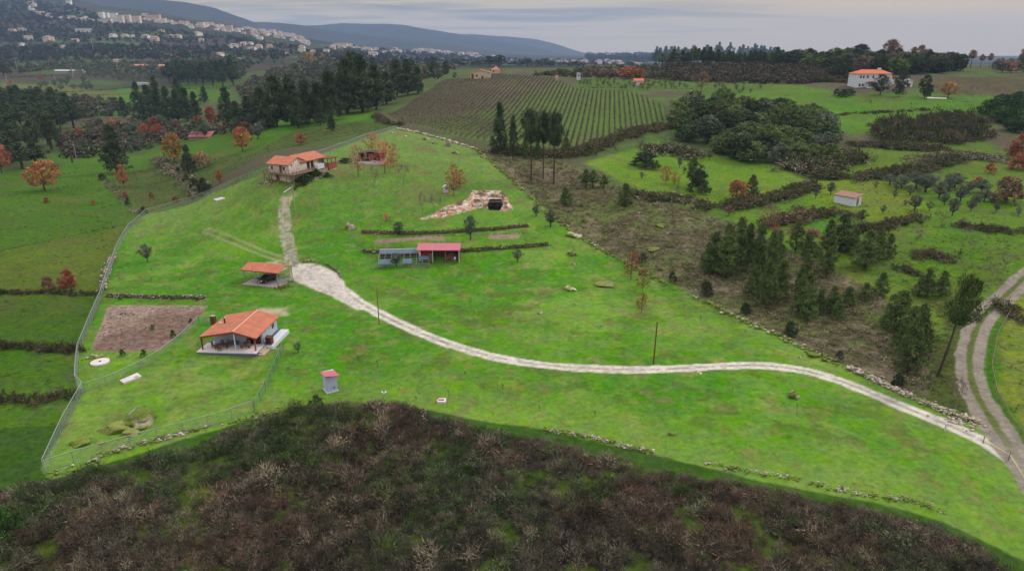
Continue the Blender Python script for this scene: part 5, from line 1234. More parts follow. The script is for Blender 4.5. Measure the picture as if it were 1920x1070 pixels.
for sx in (-.48, .41): MB().box(sx, sx+.07, -.35, .4, .1, .65).build('armrest', M_WOODL, t)
MB().box(-.36, .36, -.38, .3, .452, .52).build('blanket', mat('green_cloth', S(110, 130, 108), .9), t)
t = empty('blue_box', M2(c0, crz, -.2, 2.4, .665)); tag(t, 'dark blue storage box against the veranda wall', 'box'); MB().box(-.5, .5, -.25, .25, 0, .55).build('box_body', M_TARP, t); MB().box(-.53, .53, -.28, .28, .553, .62).build('lid', M_TARP, t)
def potted(loc, label, s=1.):
    t = empty('potted_plant', loc); tag(t, label, 'plant'); MB().tube((0, 0, 0), (0, 0, .32*s), .14*s, .2*s, 10).build('pot', M_TERRAD, t)
    rng = np.random.default_rng(int(abs(loc.x*100))); V, F_, c = leafcloud(rng, np.array([[0, 0, .62], [.12, 0, .5], [-.1, .05, .55]])*s, [.25*s]*3, 30, .16*s, .5)
    o = link('leaves', mesh_np('leaves', V, F_, [M_LEAF], cols=c), t); o.color = tuple(COLR['yellow'])+(1,)
potted(M2(c0, crz, 1.5, 1.1, .665), 'yellowish potted plant beside the wicker armchair'); potted(M2(c0, crz, 2.7, 1.2, .665), 'small potted plant in front of the patio door')
t = empty('shelf_rack', M2(c0, crz, 5.2, 3.2, .56), 0); tag(t, 'dark wooden shelf rack on the walkway right of the cottage', 'shelf')
for sx in (-.45, .4): MB().box(sx, sx+.06, -.6, .6, 0, 1.4).build('side_panel', M_WOOD, t)
for z_ in (.3, .8, 1.25): MB().box(-.39, .4, -.6, .6, z_, z_+.04).build('shelf', M_WOOD, t)
mb = MB(); a = gp(401, 607); mb.box(-.4, .4, -.3, .3, 0, 1.5); tb = empty('tool_cabinet', a, -.2); tag(tb, 'dark narrow cabinet standing behind the left roof edge of the cottage', 'cabinet'); mb.build('cabinet_body', M_WOOD, tb); MB().box(-.44, .44, -.34, .34, 1.503, 1.56).build('cabinet_top', M_STEEL, tb)
p = gp(512, 648); mb = MB()
for sx in (-.2, .2): mb.tube((sx, 0, .05), (sx+.9, -1.6, .12), .04, n=6)
for k in range(6): mb.tube((-.2+.15*(k+.5), -.27*(k+.5), .08), (.2+.15*(k+.5), -.27*(k+.5), .08), .025, n=5)
tag(mb.build('ladder', M_WHITE, None, p), 'white ladder lying on the grass right of the cottage', 'ladder')

# carport ------------------------------------------------------------
k0 = Vector((-54.7, 132.4, 0)); krz = math.radians(-16); cp = empty('carport', k0, krz); tag(cp, 'open carport with terracotta roof on steel posts', 'carport')
mb = MB(); mb.box(-.1, 8.0, -.75, 5.4, -1.0, .5); mb.build('floor_slab', M_CONC, cp)
mb = MB(); prism(mb, [(-.1, 3.3), (2.6, 4.15), (2.6, 4.05), (-.1, 3.2)], -.5, 8.35, axis='x'); prism(mb, [(2.603, 4.15), (5.4, 3.3), (5.4, 3.2), (2.603, 4.05)], -.5, 8.35, axis='x'); mb.build('roof', M_TERRA, cp)
mb = MB(); mb.box(-.5, 8.35, -.16, -.103, 3.12, 3.3); mb.build('fascia', M_TERRAD, cp)
mb = MB(); prism(mb, [(.2, 3.3), (2.6, 4.03), (5.2, 3.3)], 8.0, 8.06, axis='x'); mb.build('gable_panel', M_WHITE, cp)
for x_, y_ in ((.1, .05), (2.9, .05), (7.85, .05), (.1, 5.1), (7.85, 5.1), (7.85, 2.6)): MB().box(x_-.06, x_+.06, y_-.06, y_+.06, .5, 3.25).build('post', M_STEEL, cp)
mb = MB()
for z_ in (1.2, 2.0, 2.9): mb.tube((7.9, .1, z_), (7.9, 5.1, z_), .03, n=5)
for i in range(12): mb.tube((7.9, .1+i*.42, .5), (7.9, .1+i*.42, 2.9), .012, n=4)
mb.build('side_trellis', M_STEEL, cp)
# black car inside the carport
def M3(x, y, z): return M2(k0, krz, x, y, z)
car = empty('parked_car', M3(3.9, 2.35, .5), krz+math.radians(-14)); tag(car, 'black car parked nose out under the carport', 'car')
def carshell(prof, halfw, inset, name, m_, par):
    mb = MB(); n = len(prof); P = []
    for s in (-1, 1):
        for (y_, z_, t_) in prof: P.append((s*(halfw-inset*t_), y_, z_))
    fs = [(i, (i+1) % n, n+(i+1) % n, n+i) for i in range(n)]+[tuple(range(n))[::-1], tuple(range(n, 2*n))]
    mb.poly(P, fs); o = mb.build(name, m_, par); bv = o.modifiers.new('bevel', 'BEVEL'); bv.width = .06; bv.segments = 2; return o
carshell([(-2.15, .35, .3), (-2.2, .62, .2), (-2.05, .82, .3), (-1.1, 1.0, .25), (1.0, 1.0, .2), (2.1, .98, .3), (2.2, .6, .2), (2.15, .3, .3)], .89, .12, 'body', M_BLACK, car)
cab = carshell([(-1.15, .98, .3), (-.35, 1.42, 1.1), (.5, 1.52, 1.2), (1.55, 1.45, 1.1), (2.05, .98, .3)], .86, .13, 'cabin', M_DARK, car)
MB().box(-.62, .62, -.25, 1.5, 1.5, 1.545).build('roof_panel', M_BLACK, car)
for sx in (-.62, .62): MB().box(sx-.2, sx+.2, -2.2, -2.12, .62, .76).build('headlight', M_WHITE, car)
MB().box(-.26, .26, -2.235, -2.205, .42, .53).build('number_plate', M_WHITE, car)
for sx in (-.82, .82):
    for sy in (-1.35, 1.35):
        w = MB().tube((sx-.1, sy, .33), (sx+.1, sy, .33), .33, n=18).build('wheel', M_RUBBER, car); MB().tube((sx-.115, sy, .33), (sx+.115, sy, .33), .19, n=12).build('rim', M_STEEL, w)
for sx in (-.98, .98): MB().box(sx-.09, sx+.09, -.85, -.72, .98, 1.1).build('wing_mirror', M_BLACK, car)
t = empty('wheelbarrow', M3(1.0, 2.6, .5), .5); tag(t, 'grey wheelbarrow beside the black car', 'wheelbarrow')
mb = MB(); prism(mb, [(-.3, .35), (.3, .35), (.42, .65), (-.42, .65)], -.4, .45); mb.build('tray', M_STEEL, t); MB().tube((-.05, -.65, .2), (.05, -.65, .2), .2, n=12).build('wheel', M_RUBBER, t)
for sx in (-.25, .25): MB().tube((sx*.4, -.65, .2), (sx, 1.0, .55), .02, n=5).build('handle', M_WOOD, t)

# stone house ---------------------------------------------------------
h0 = Vector((-58.15, 178.0, 12.75)); hrz = math.radians(-22); sh = empty('stone_house', h0, hrz); tag(sh, 'two storey rubble stone house with terracotta roof and wooden deck', 'house')
FL = 2.45
mb = MB(); mb.box(-6.5, 0, 0, 7, -1.5, FL-.1); mb.build('lower_wall', M_STONEW, sh)
mb = MB(); prism(mb, [(0, FL-.1), (7, FL-.1), (7, 4.75), (3.5, 6.05), (0, 4.75)], -6.5, 0, axis='x'); mb.box(-6.3, -.1, 7.003, 15, FL-2, 4.8); mb.build('upper_wall', M_STONEW, sh)
mb = MB(); prism(mb, [(-.5, 4.72), (3.5, 6.3), (3.5, 6.15), (-.5, 4.57)], -7.0, .35, axis='x'); prism(mb, [(3.503, 6.3), (7.4, 4.78), (7.4, 4.63), (3.503, 6.15)], -7.0, .35, axis='x'); mb.build('front_roof', M_TERRA, sh)
mb = MB(); roofslab(mb, -3.3, 6.32, .5, 4.82, 4.6, 15.4, .15); roofslab(mb, -6.9, 4.82, -3.303, 6.32, 4.6, 15.4, .15); mb.build('rear_roof', M_TERRA, sh)
mb = MB(); mb.box(-7.2, .05, -1.6, -.003, FL-.18, FL); mb.box(.05, 2.6, -1.6, 14.5, FL-.18, FL); mb.build('deck', M_WOODL, sh)
mb = MB()
for x_ in np.arange(-7.1, 2.61, 1.2): mb.box(x_-.05, x_+.05, -1.6, -1.5, FL, FL+1.05)
for y_ in np.arange(-1.6, 8.5, 1.3): mb.box(2.5, 2.6, y_, y_+.1, FL, FL+1.05)
for z_ in (.3, .62, .98): mb.box(-7.2, 2.6, -1.58, -1.52, FL+z_, FL+z_+.07); mb.box(2.52, 2.58, -1.5, 8.5, FL+z_, FL+z_+.07)
mb.box(-7.15, -7.09, -1.5, 0, FL+.9, FL+.97)
mb.build('deck_railing', M_WOODL, sh)
for x_, y_ in ((-7, -1.45), (-4.6, -1.45), (-2.2, -1.45), (.2, -1.45), (2.45, -1.4), (2.45, 2.5), (2.45, 6.5), (2.45, 10.5)): MB().box(x_-.09, x_+.09, y_-.09, y_+.09, -2, FL-.18).build('deck_post', M_WOODL, sh)
for (a, b, c_, d_) in ((-4.3, -3.2, 0, 2.0), ): 
    dr = MB().box(a, b, -.06, -.003, c_, d_).build('door', M_WOOD, sh); MB().box(a-.08, b+.08, -.09, -.062, d_, d_+.1).build('door_frame', M_WOODL, dr)
MB().box(-3.0, -2.2, -.05, -.003, FL, FL+1.9).build('balcony_door', M_WOOD, sh)
for a in (-5.4, -1.6): w = MB().box(a-.3, a+.3, -.04, -.003, FL+.8, FL+1.6).build('window', M_DARK, sh)
MB().box(.003, .05, 1.0, 1.35, FL+1.9, FL+2.3).build('vent', M_DARK, sh)
for y_ in (7.6, 9.2): w = MB().box(-.095, -.04, y_, y_+1.1, FL+.05, FL+1.95).build('glazed_door', M_DARK, sh)
MB().box(.5, .75, 9.9, 13.0, FL, FL+1.1).build('parapet', M_WHITE, sh)
MB().box(2.3, 2.55, 8.6, 11.6, FL, FL+1.2).build('parapet', M_WHITE, sh)
pr = MB(); pr.box(-.4, 2.7, 13.1, 13.35, FL-1.0, FL+1.0); pr.box(2.45, 2.7, 13.1, 17.0, FL-1.0, FL+1.0); pr.build('brick_parapet', M_BRICK, sh)
mb = MB()
for x_, y_ in ((-.1, 13.2), (1.2, 13.2), (2.5, 13.2), (2.5, 14.9), (2.5, 16.8)): mb.box(x_-.07, x_+.07, y_-.07, y_+.07, FL, FL+2.1)
mb.build('porch_posts', M_WOOD, sh); MB().box(-.5, 3.1, 12.7, 17.3, FL+2.1, FL+2.28).build('porch_roof', M_WOOD, sh)
mb = MB(); mb.box(-.2, 2.5, 8.5, 17, FL-2.4, FL-.2); mb.build('terrace_base', M_CONC, sh)
mb = MB(); p1 = gp(532, 362); p2 = gp(546, 354)
tag(MB().tube((0, 0, .15), p2-p1+Vector((0, 0, .25)), .14, n=8).build('drain_pipe', M_WHITE, None, p1), 'white pipe lying on the grass below the stone house', 'pipe')
stones('kerb_edge', [(548,352),(575,344),(600,334),(614,324)], .2, 'pale stone edging along the track below the stone house hedge', 'edging', n=70, size=(.12, .25), moss=0, w=.3, seed=24)
stones('stone_pile', [(494,338),(502,341),(512,343)], .4, 'dark rubble at the left foot of the stone house', 'rubble', n=40, size=(.2, .45), moss=.2, w=1.2, seed=25, jitter=2, dark=True)

# brick shelter ---------------------------------------------------------
b0 = gp(672.5, 303.5); b1 = gp(721, 304); W_ = b1.x-b0.x; br = empty('brick_shelter', Vector((b0.x, b0.y, b0.z)), 0); tag(br, 'open red brick shelter with flat dark roof among orange oaks', 'shelter')
k = W_/49
for a, b in ((0, 5), (20, 29.5), (42, 49)): MB().box(a*k, b*k, 0, .5, -.5, 2.35).build('brick_pillar', M_BRICK, br)
MB().box(0, W_, 3.6, 3.9, -.5, 2.35).build('back_wall', M_BRICK, br); 
for a in (0, W_-.3): MB().box(a, a+.3, .503, 3.597, -.5, 2.35).build('side_wall', M_BRICK, br)
MB().box(5.05*k, W_-.35, 3.2, 3.58, 0, 1.6).build('storage_rack', M_WOOD, br)
mb = MB(); q = W_/2; prism(mb, [(-.3, 2.38), (q, 2.8), (W_+.3, 2.38), (W_+.3, 2.5), (q, 2.95), (-.3, 2.5)], -.5, 4.2); mb.build('roof', mat('dark_roofing', S(84, 66, 60), .9), br)
mb = MB(); mb.box(-.1, W_+.2, -1.8, 3.2, -1.2, .04); mb.build('floor_slab', M_SLAB, br)
t = empty('garden_bench', Vector((b0.x+32*k, b0.y-1.2, b0.z+.045))); tag(t, 'pale bench on the slab in front of the brick shelter', 'bench'); MB().box(-.7, .7, -.2, .2, .42, .48).build('seat', M_WHITE, t)
for sx in (-.6, .55): MB().box(sx, sx+.06, -.18, .18, 0, .42).build('leg', M_WHITE, t)

# wood shed and pen ---------------------------------------------------------
s0 = gp(786, 490); s1 = gp(862, 489); W_ = s1.x-s0.x; k = W_/76; sb = empty('wood_shed', s0); tag(sb, 'open fronted wood shed with red sheet roof and white posts', 'shed')
mb = MB(); prism(mb, [(-.3, 2.55), (3.4, 3.15), (3.4, 3.25), (-.3, 2.65)], -.5, W_+.2, axis='x'); mb.build('roof', M_REDM, sb)
MB().box(0, W_, 3.1, 3.2, 0, 3.0).build('back_wall', M_WOOD, sb); MB().box(W_-.12, W_-.02, .1, 3.09, 0, 2.6).build('side_wall', M_WOOD, sb)
MB().box(3*k, 20*k, .55, .62, 0, 2.6).build('front_panel', M_REDP, sb)
for a in (0, 25*k, 49*k, W_-.15): MB().box(a, a+.15, 0, .12, -.3, 2.55).build('post', M_WHITE if a != 49*k else M_WOODL, sb)
MB().box(.16, 3*k, .1, .5, 0, 2.5).build('side_panel', M_WHITE, sb)
rng = np.random.default_rng(8); mb = MB()
for i in range(150):
    x_ = rng.uniform(50*k, 71*k); z_ = rng.random()**1.3*1.5*(1-abs(x_-62*k)/(20*k)); y_ = 1.0+rng.random()*1.6; a = rng.random()*3.1
    mb.tube((x_, y_, z_+.08), (x_+math.cos(a)*.4, y_+math.sin(a)*.4, z_+.08+rng.uniform(-.15, .15)), .07, n=6)
o = mb.build('firewood_heap', mat('split_wood', S(176, 132, 96), .9), None, s0); tag(o, 'heap of split firewood inside the shed', 'firewood')
for i, (a, z_) in enumerate(((20.5, 0), (20.5, .62), (20.5, 1.24))):
    t = empty('wooden_crate', Vector((s0.x+a*k, s0.y-.3, s0.z+z_))); tag(t, ['lowest', 'middle', 'topmost'][i]+' wooden crate of the stack at the shed corner', 'crate', 'crates at the wood shed')
    mb = MB()
    for q in range(4): mb.box(0, .42, 0, .02, .02+q*.15, .12+q*.15); mb.box(0, .42, .36, .38, .02+q*.15, .12+q*.15)
    mb.box(0, .02, .021, .359, 0, .6); mb.box(.4, .42, .021, .359, 0, .6); mb.box(.021, .399, .021, .359, 0, .03); mb.build('crate_slats', M_WOODL, t)
t = empty('plastic_chair', Vector((s0.x+67*k, s0.y+.5, s0.z))); tag(t, 'white plastic chair in the right bay of the wood shed', 'chair'); MB().box(-.22, .22, -.22, .22, .42, .46).build('seat', M_WHITE, t); MB().box(-.22, .22, .18, .22, .46, .85).build('backrest', M_WHITE, t)
for sx in (-.2, .17):
    for sy in (-.2, .17): MB().box(sx, sx+.03, sy, sy+.03, 0, .42).build('leg', M_WHITE, t)
e0 = gp(709, 504.5); e1 = gp(805, 503); W_ = e1.x-e0.x; pn = empty('animal_pen', e0, math.atan2(e1.y-e0.y, W_)); tag(pn, 'low animal pen roofed with blue grey sheets on a steel frame', 'pen')
DP = 5.6; hf = 1.1; hb = 2.75; sl = (hb-hf)/DP; k = W_/96
mb = MB()
for i in range(9): x_ = i*W_/8; mb.tube((x_, 0, hf), (x_, DP, hb), .035, n=5)
for j in range(7): y_ = j*DP/6; mb.tube((0, y_, hf+sl*y_), (W_, y_, hf+sl*y_), .03, n=5)
mb.build('roof_frame', M_STEEL, pn)
for i in range(6): x_ = i*W_/5; MB().tube((x_, 0, -.2), (x_, 0, hf), .05, n=6).build('post', M_STEEL, pn)
for x_ in (0, W_): MB().tube((x_, DP, -.2), (x_, DP, hb), .05, n=6).build('post', M_STEEL, pn)
for (xa, xb, ya, yb) in ((0, 23, 0, 1.6), (23, 38, 1.9, 3.2), (46, 64, 0, 1.6), (76, 95, 1.3, 2.7), (0, 38, 3.9, 5.4), (40, 74, 3.9, 5.4)):
    mb = MB(); prism(mb, [(ya, hf+sl*ya+.06), (yb, hf+sl*yb+.06), (yb, hf+sl*yb+.09), (ya, hf+sl*ya+.09)], xa*k, xb*k, axis='x'); mb.build('roof_sheet', M_TARP, pn)
mb = MB(); mb.box(0, 74*k, DP-.02, DP+.1, hb-.05, hb+.12); mb.build('ridge_beam', M_WHITE, pn)
mb = MB(); 
for z_ in (.1, .35, .6, .85): mb.tube((0, .02, z_), (W_, .02, z_), .014, n=3)
for i in range(60): mb.tube((i*W_/60, .02, 0), (i*W_/60, .02, hf), .01, n=3)
mb.build('front_wire', M_STEEL, pn)
MB().box(.1, W_-.1, DP-.5, DP-.1, -.2, 1.9).build('back_wall', M_WOOD, pn)
mb = MB(); mb.box(.05, W_-.05, .1, DP-.55, -.9, .10); mb.build('pen_floor', M_SOIL, pn)
plant('olive', 743, 500, 26, 26, 'olive', 'olive tree growing up through the roof of the animal pen', '', None, pos=Vector((e0.x+33*k, e0.y+1.2, e0.z)))

# blue tank hut ---------------------------------------------------------
t0 = gp(613.5, 737.5); th_ = empty('tank_hut', t0, math.radians(32)); tag(th_, 'small square pale blue hut with pink sheet roof', 'hut')
MB().box(0, 1.55, 0, 1.55, -.2, 2.75).build('wall', mat('pale_hut_plaster', S(182, 188, 214, .72), .85, 2, .12), th_)
MB().box(-.08, 1.63, -.08, 1.63, -.25, .14).build('plinth', M_WHITE, th_)
MB().box(1.0, 1.1, -.05, -.004, .5, .85).build('tap_box', mat('blue_paint', S(70, 80, 170)), th_)
cs_ = [at_z(599.5, 698, 3.05), at_z(608.5, 706.5, 2.85), at_z(637.5, 705, 2.85), at_z(626, 694.5, 3.05)]
mb = MB(); P_ = [c_ for c_ in cs_]+[c_+Vector((0, 0, .08)) for c_ in cs_]; inv = Matrix.Rotation(-math.radians(32), 3, 'Z'); P_ = [inv@(q-t0) for q in P_]
mb.poly(P_, [(0, 1, 2, 3), (4, 7, 6, 5), (0, 4, 5, 1), (1, 5, 6, 2), (2, 6, 7, 3), (3, 7, 4, 0)]); mb.build('roof', M_REDM, th_)

# small white hut on the right terrace -----------------------------------
a = gp(1562.5, 379); b = gp(1600, 388); ang_ = math.atan2(b.y-a.y, b.x-a.x); W_ = math.hypot(b.x-a.x, b.y-a.y); hu = empty('field_hut', a, ang_); tag(hu, 'small white hut with old brown tile roof on the green terrace', 'hut')
MB().box(0, W_, 0, 3.4, -.5, 2.1).build('wall', M_WHITE, hu); mb = MB(); prism(mb, [(-.25, 2.1), (3.7, 2.75), (3.7, 2.87), (-.25, 2.22)], -.2, W_+.3, axis='x'); mb.build('roof', mat('old_tile', S(168, 128, 112), .9, 2, .2, kind='tile'), hu)
MB().box(W_+.003, W_+.04, 1.2, 2.1, 0, 1.8).build('door', M_WOODL, hu)

# long white house ---------------------------------------------------------
def hip_roof(mb, x0, x1, y0, y1, z0, z1, o=.4):
    x0 -= o; x1 += o; y0 -= o; y1 += o; d = (y1-y0)/2; ym = (y0+y1)/2
    mb.poly([(x0,y0,z0),(x1,y0,z0),(x1,y1,z0),(x0,y1,z0),(x0+d,ym,z1),(x1-d,ym,z1)], [(0,1,5,4),(1,2,5),(2,3,4,5),(3,0,4),(3,2,1,0)])
a = gp(1603, 165); b = gp(1666, 163); W_ = math.hypot(b.x-a.x, b.y-a.y); wh = empty('long_white_house', a, math.atan2(b.y-a.y, b.x-a.x)*.5); tag(wh, 'long two storey white house with orange hip roof near the skyline', 'house')
H_ = (top_z(a.y, 138.5)-a.z); MB().box(0, W_, 0, 8, -2, H_).build('wall', M_WHITE, wh)
mb = MB(); hip_roof(mb, 0, W_, 0, 8, H_+.003, H_+2.0, .5); rf = mb.build('roof', mat('orange_tile', S(206, 110, 76, .72), .8, 1, .1, kind='tile'), wh); MB().box(W_*.7, W_*.7+1.6, 3.6, 4.5, H_+1.2, H_+2.8).build('chimney', M_WHITE, rf)
for i, x_ in enumerate((1.8, 3.4, 5.6, 8.6, 12.5, 15.5)):
    w = MB().box(x_, x_+.9, -.05, -.003, H_-2.2, H_-.9).build('window', M_DARK, wh)
for x_ in (1.8, 3.6): MB().box(x_, x_+.9, -.05, -.003, .8, 2.1).build('window', M_DARK, wh)
cv_ = MB().box(5.4, 10.6, -2.6, -.06, -1.5, 2.4).build('conservatory', M_WHITE, wh); mb = MB()
for i in range(5): mb.box(5.6+i*1.0, 6.35+i*1.0, -2.65, -2.603, .7, 2.2)
mb.build('conservatory_window', M_DARK, cv_); mb = MB(); hip_roof(mb, 5.4, 10.6, -2.6, .1, 2.403, 3.3, .3); mb.build('conservatory_roof', mat('dark_red_tile', S(120, 62, 66)), cv_)
def small_house(nm, a_px, b_px, eave, ridge, wallm, roofm, label, depth=7, kind='gable_front', holes=(), cat='house', extra=None, yaw=0, sink=1.5):
    a = gp(*a_px); b = gp(*b_px); b = Vector((b_px[0]/1., 0, 0)) if False else b
    x_b = ray(b_px[0], b_px[1])[0]/ray(b_px[0], b_px[1])[1]*a.y; W = x_b-a.x; o = empty(nm, a, yaw); tag(o, label, cat)
    H = top_z(a.y, eave)-a.z; RH = max(.5, top_z(a.y, ridge)-a.z-H)
    if kind == 'gable_front':
        mb = MB(); prism(mb, [(0, -sink), (W, -sink), (W, H), (W/2, H+RH*.96), (0, H)], 0, depth); mb.build('wall', wallm, o)
        mb = MB(); t = .2; prism(mb, [(-.4, H-.05), (W/2, H+RH), (W+.4, H-.05), (W+.4, H+t-.05), (W/2, H+RH+t), (-.4, H+t-.05)], -.4, depth+.4); mb.build('roof', roofm, o)
    elif kind == 'gable_side':
        mb = MB(); prism(mb, [(0, -sink), (depth, -sink), (depth, H), (depth/2, H+RH*.96), (0, H)], 0, W, axis='x'); mb.build('wall', wallm, o)
        mb = MB(); t = .2; prism(mb, [(-.4, H-.05), (depth/2, H+RH), (depth+.4, H-.05), (depth+.4, H+t-.05), (depth/2, H+RH+t), (-.4, H+t-.05)], -.4, W+.4, axis='x'); mb.build('roof', roofm, o)
    else:
        MB().box(0, W, 0, depth, -sink, H).build('wall', wallm, o); mb = MB(); hip_roof(mb, 0, W, 0, depth, H+.003, H+RH, .3); mb.build('roof', roofm, o)
    for (fx0, fx1, fz0, fz1, nm2) in holes: MB().box(fx0*W, fx1*W, -.06, -.003, fz0*H, fz1*H).build(nm2, M_DARK if nm2 == 'window' else M_WOOD, o)
    return o
M_TRED = mat('weathered_tile', S(196, 130, 108, .72), .85, 1, .15, kind='tile')
small_house('vineyard_house', (882, 150), (920, 150), 137, 131.5, M_CREAM, M_TRED, 'cream house with low gable roof at the far left of the vineyard', 9, holes=((.05, .16, .1, .85, 'porch_opening'), (.28, .36, .45, .75, 'window'), (.55, .64, 0, .6, 'door')))
small_house('hipped_house', (921, 138), (937, 138), 131, 124, M_CREAM, M_TRED, 'small cream house behind the cream vineyard house', 7, 'hip', holes=((.2, .35, .4, .8, 'window'),))
small_house('brick_tower', (1041, 152), (1047, 152), 144, 141, M_CREAM, M_TRED, 'tiny cream tower hut with red roof at the vineyard top', 2.2, 'hip', holes=((.2, .4, .4, .75, 'window'),), cat='hut')
o = small_house('transformer_tower', (1081.5, 150), (1088, 150), 138, 136.5, M_WHITE, M_CONC, 'slim white transformer tower beyond the vineyard', 2.2, 'hip', holes=((.3, .7, .5, .8, 'window'),), cat='tower')
small_house('orchard_hut', (1189, 160), (1206, 160), 152.5, 148, M_WHITE, mat('orange_tile', ()) if 0 else MATS['orange_tile'], 'small white hut with bright red roof beyond the orchard', 4.5, 'gable_side', holes=((.65, .8, 0, .6, 'door'),), cat='hut')
small_house('flat_barn', (1575, 126), (1600, 126), 122, 121, M_CONC, M_CONC, 'long pale barn roof in front of the wooded crest', 8, 'hip', cat='barn')
small_house('garage', (1697, 163), (1710, 163), 152, 149, M_WHITE, M_WHITE, 'white garage between the dark trees right of the white house', 5, 'gable_front', holes=((.2, .7, 0, .6, 'door'),), cat='garage')
small_house('annex', (1668, 158), (1676, 158), 147, 144, M_WHITE, MATS['orange_tile'], 'small white annex just right of the long white house', 4, 'hip', cat='house')
o = small_house('red_roofed_barn', (355, 265), (395, 264), 257, 249, mat('old_plaster', S(150, 138, 130), .9, 1, .2), mat('striped_red_sheet', S(186, 108, 116, .72), .7, .5, .25, kind='tile'), 'low barn with faded red and white sheet roof in the valley', 10, 'gable_side', cat='barn')
small_house('valley_ruin', (42, 177), (78, 178), 171, 170, mat('ruin_stone', S(172, 160, 146), .95, .5, .5), mat('ruin_top', S(120, 108, 92), .95, .5, .5), 'roofless stone ruin on the valley meadow', 6, 'hip', cat='ruin')
small_house('white_shed', (256, 160), (279, 160), 157, 155, M_WHITE, M_CONC, 'long white shed behind the slim valley pines', 5, 'gable_side', cat='shed')
small_house('workshop', (245, 128), (275, 128), 123.5, 121, mat('teal_wall', S(140, 160, 160)), M_TRED, 'long workshop with reddish roof in the far valley', 12, 'gable_side', cat='workshop')
small_house('workshop', (297, 130), (316, 130), 124, 121, M_WHITE, M_TRED, 'white fronted workshop right of the far valley crane', 9, 'gable_side', cat='workshop')
small_house('greenhouse', (103, 138), (155, 134), 133, 131.5, M_CONC, M_WHITE, 'long white greenhouse roof in the left valley', 8, 'gable_side', cat='greenhouse')

# ------------------------------------------------------------------ small things on the lawn
def disc(px, py, rpx, label, name='concrete_lid', m_=M_SLAB, h=.25):
    p = gp(px, py); k = (p.y*CP-(p.z-CAMH)*SP)/1280; mb = MB().tube((0, 0, -.1), (0, 0, h), rpx*k, n=28); o = empty(name, p); tag(o, label, 'lid'); mb.build('lid_slab', m_, o); MB().tube((0, 0, h+.002), (0, 0, h+.1), .16, n=12).build('lid_handle', M_DARK, o)
disc(188, 680, 16, 'large round concrete lid below the garden plot'); disc(720, 735, 4.5, 'small white round lid on the lawn right of the tank hut', 'manhole_lid', M_WHITE, .1)
def slab(pxs, label, h=.2, m_=M_SLAB, name='concrete_slab'):
    P_ = [gp(a, b) for a, b in pxs]; c = sum(P_, Vector())/len(P_); mb = MB(); n = len(P_); v = [(q-c)+Vector((0, 0, -.15)) for q in P_]+[(q-c)+Vector((0, 0, h)) for q in P_]
    mb.poly(v, [tuple(range(n))[::-1], tuple(range(n, 2*n))]+[(i, (i+1) % n, n+(i+1) % n, n+i) for i in range(n)]); o = empty(name, c); tag(o, label, 'slab'); mb.build('slab_plate', m_, o); return o, c
o, c = slab([(225, 715), (258, 701), (266, 707), (232, 720)], 'long concrete slab with a hatch on the lawn left of the cottage', .25); MB().box(.5, 1.0, 0, .5, .253, .32).build('hatch', M_CONC, o)
slab([(400, 374), (416, 370), (423, 372), (406, 377)], 'small pale slab on the upper lawn left of the stone house', .12)
o, c = slab([(819, 754), (823, 750), (837, 750), (836, 757), (821, 757)], 'small concrete box with brown lid on the lower lawn', .35); MB().box(-.4, .4, -.15, .15, .353, .4).build('lid', M_TERRAD, o)
slab([(1738, 183), (1775, 184), (1775, 186), (1738, 185)], 'pale strip of paving near the far tan tree', .15)
p = gp(836, 361); t = empty('play_house', p, .3); tag(t, 'small lilac and white play house on the lawn above the rock cutting', 'play house'); MB().box(-.55, .55, -.5, .5, 0, 1.5).build('wall', mat('lilac', S(206, 190, 216, .75)), t); mb = MB(); prism(mb, [(-.75, 1.5), (0, 1.95), (.75, 1.5), (.75, 1.58), (0, 2.05), (-.75, 1.58)], -.6, .6); mb.build('roof', M_WHITE, t); MB().box(-.2, .25, -.54, -.503, .9, 1.3).build('window', mat('violet', S(130, 90, 160)), t)
def pole(px, base, top, r, label, m_=M_WOODL, name='utility_pole', lean=0, arm=False):
    p = gp(px, base); h = top_z(p.y, top)-p.z; o = empty(name, p); tag(o, label, 'pole'); MB().tube((0, 0, -.3), (lean*h, 0, h), r, r*.7, 8).build('shaft', m_, o)
    if arm: MB().box(-.7+lean*h, .7+lean*h, -.05, .05, h-.5, h-.38).build('cross_arm', m_, o)
pole(711, 609, 540, .11, 'pale wooden pole standing beside the drive'); pole(1225, 682, 603, .12, 'dark wooden pole above the bend of the lower drive', M_WOOD, lean=.02)
pole(554, 395, 348, .14, 'grey concrete pole between stone house and drive', M_CONC, lean=-.02); pole(229, 356, 315, .13, 'thin pale pole below the orange oak behind the left fence')
pole(136, 305, 258, .35, 'thick dark trunk like pole behind the left meadow', M_BARK); pole(144, 302, 268, .14, 'pale concrete pole beside the thick dark one', M_CONC)
for i, (a, b, c_) in enumerate(((14, 158, 137), (33, 134, 110), (103, 150, 130), (137, 145, 125), (176, 100, 68), (825, 157, 145), (154, 132, 118), (220, 130, 112))):
    p = gp(a, b); h = top_z(p.y, c_)-p.z; o = MB().tube((0, 0, -.3), (0, 0, h), p.y*.00045, p.y*.0003, 6).build('utility_pole', M_CONC, None, p); queue(o, '', 'grey power poles in the left valley', 'pole', 'power poles in the valley')
p = gp(1772, 808); t = MB().tube((0, 0, -.1), (-.1, 0, 1.1), .09, n=8).build('marker_post', M_WHITE, None, p); tag(t, 'white leaning marker post beside the lower drive', 'post')
rp = [gp(a, b) for a, b in ((1843, 831), (1865, 848), (1891, 862), (1905, 885), (1922, 912))]
t = empty('rope_barrier', rp[0]); tag(t, 'pale rope barrier on two short posts where drive meets dirt road', 'rope barrier'); mb = MB(); q_ = []
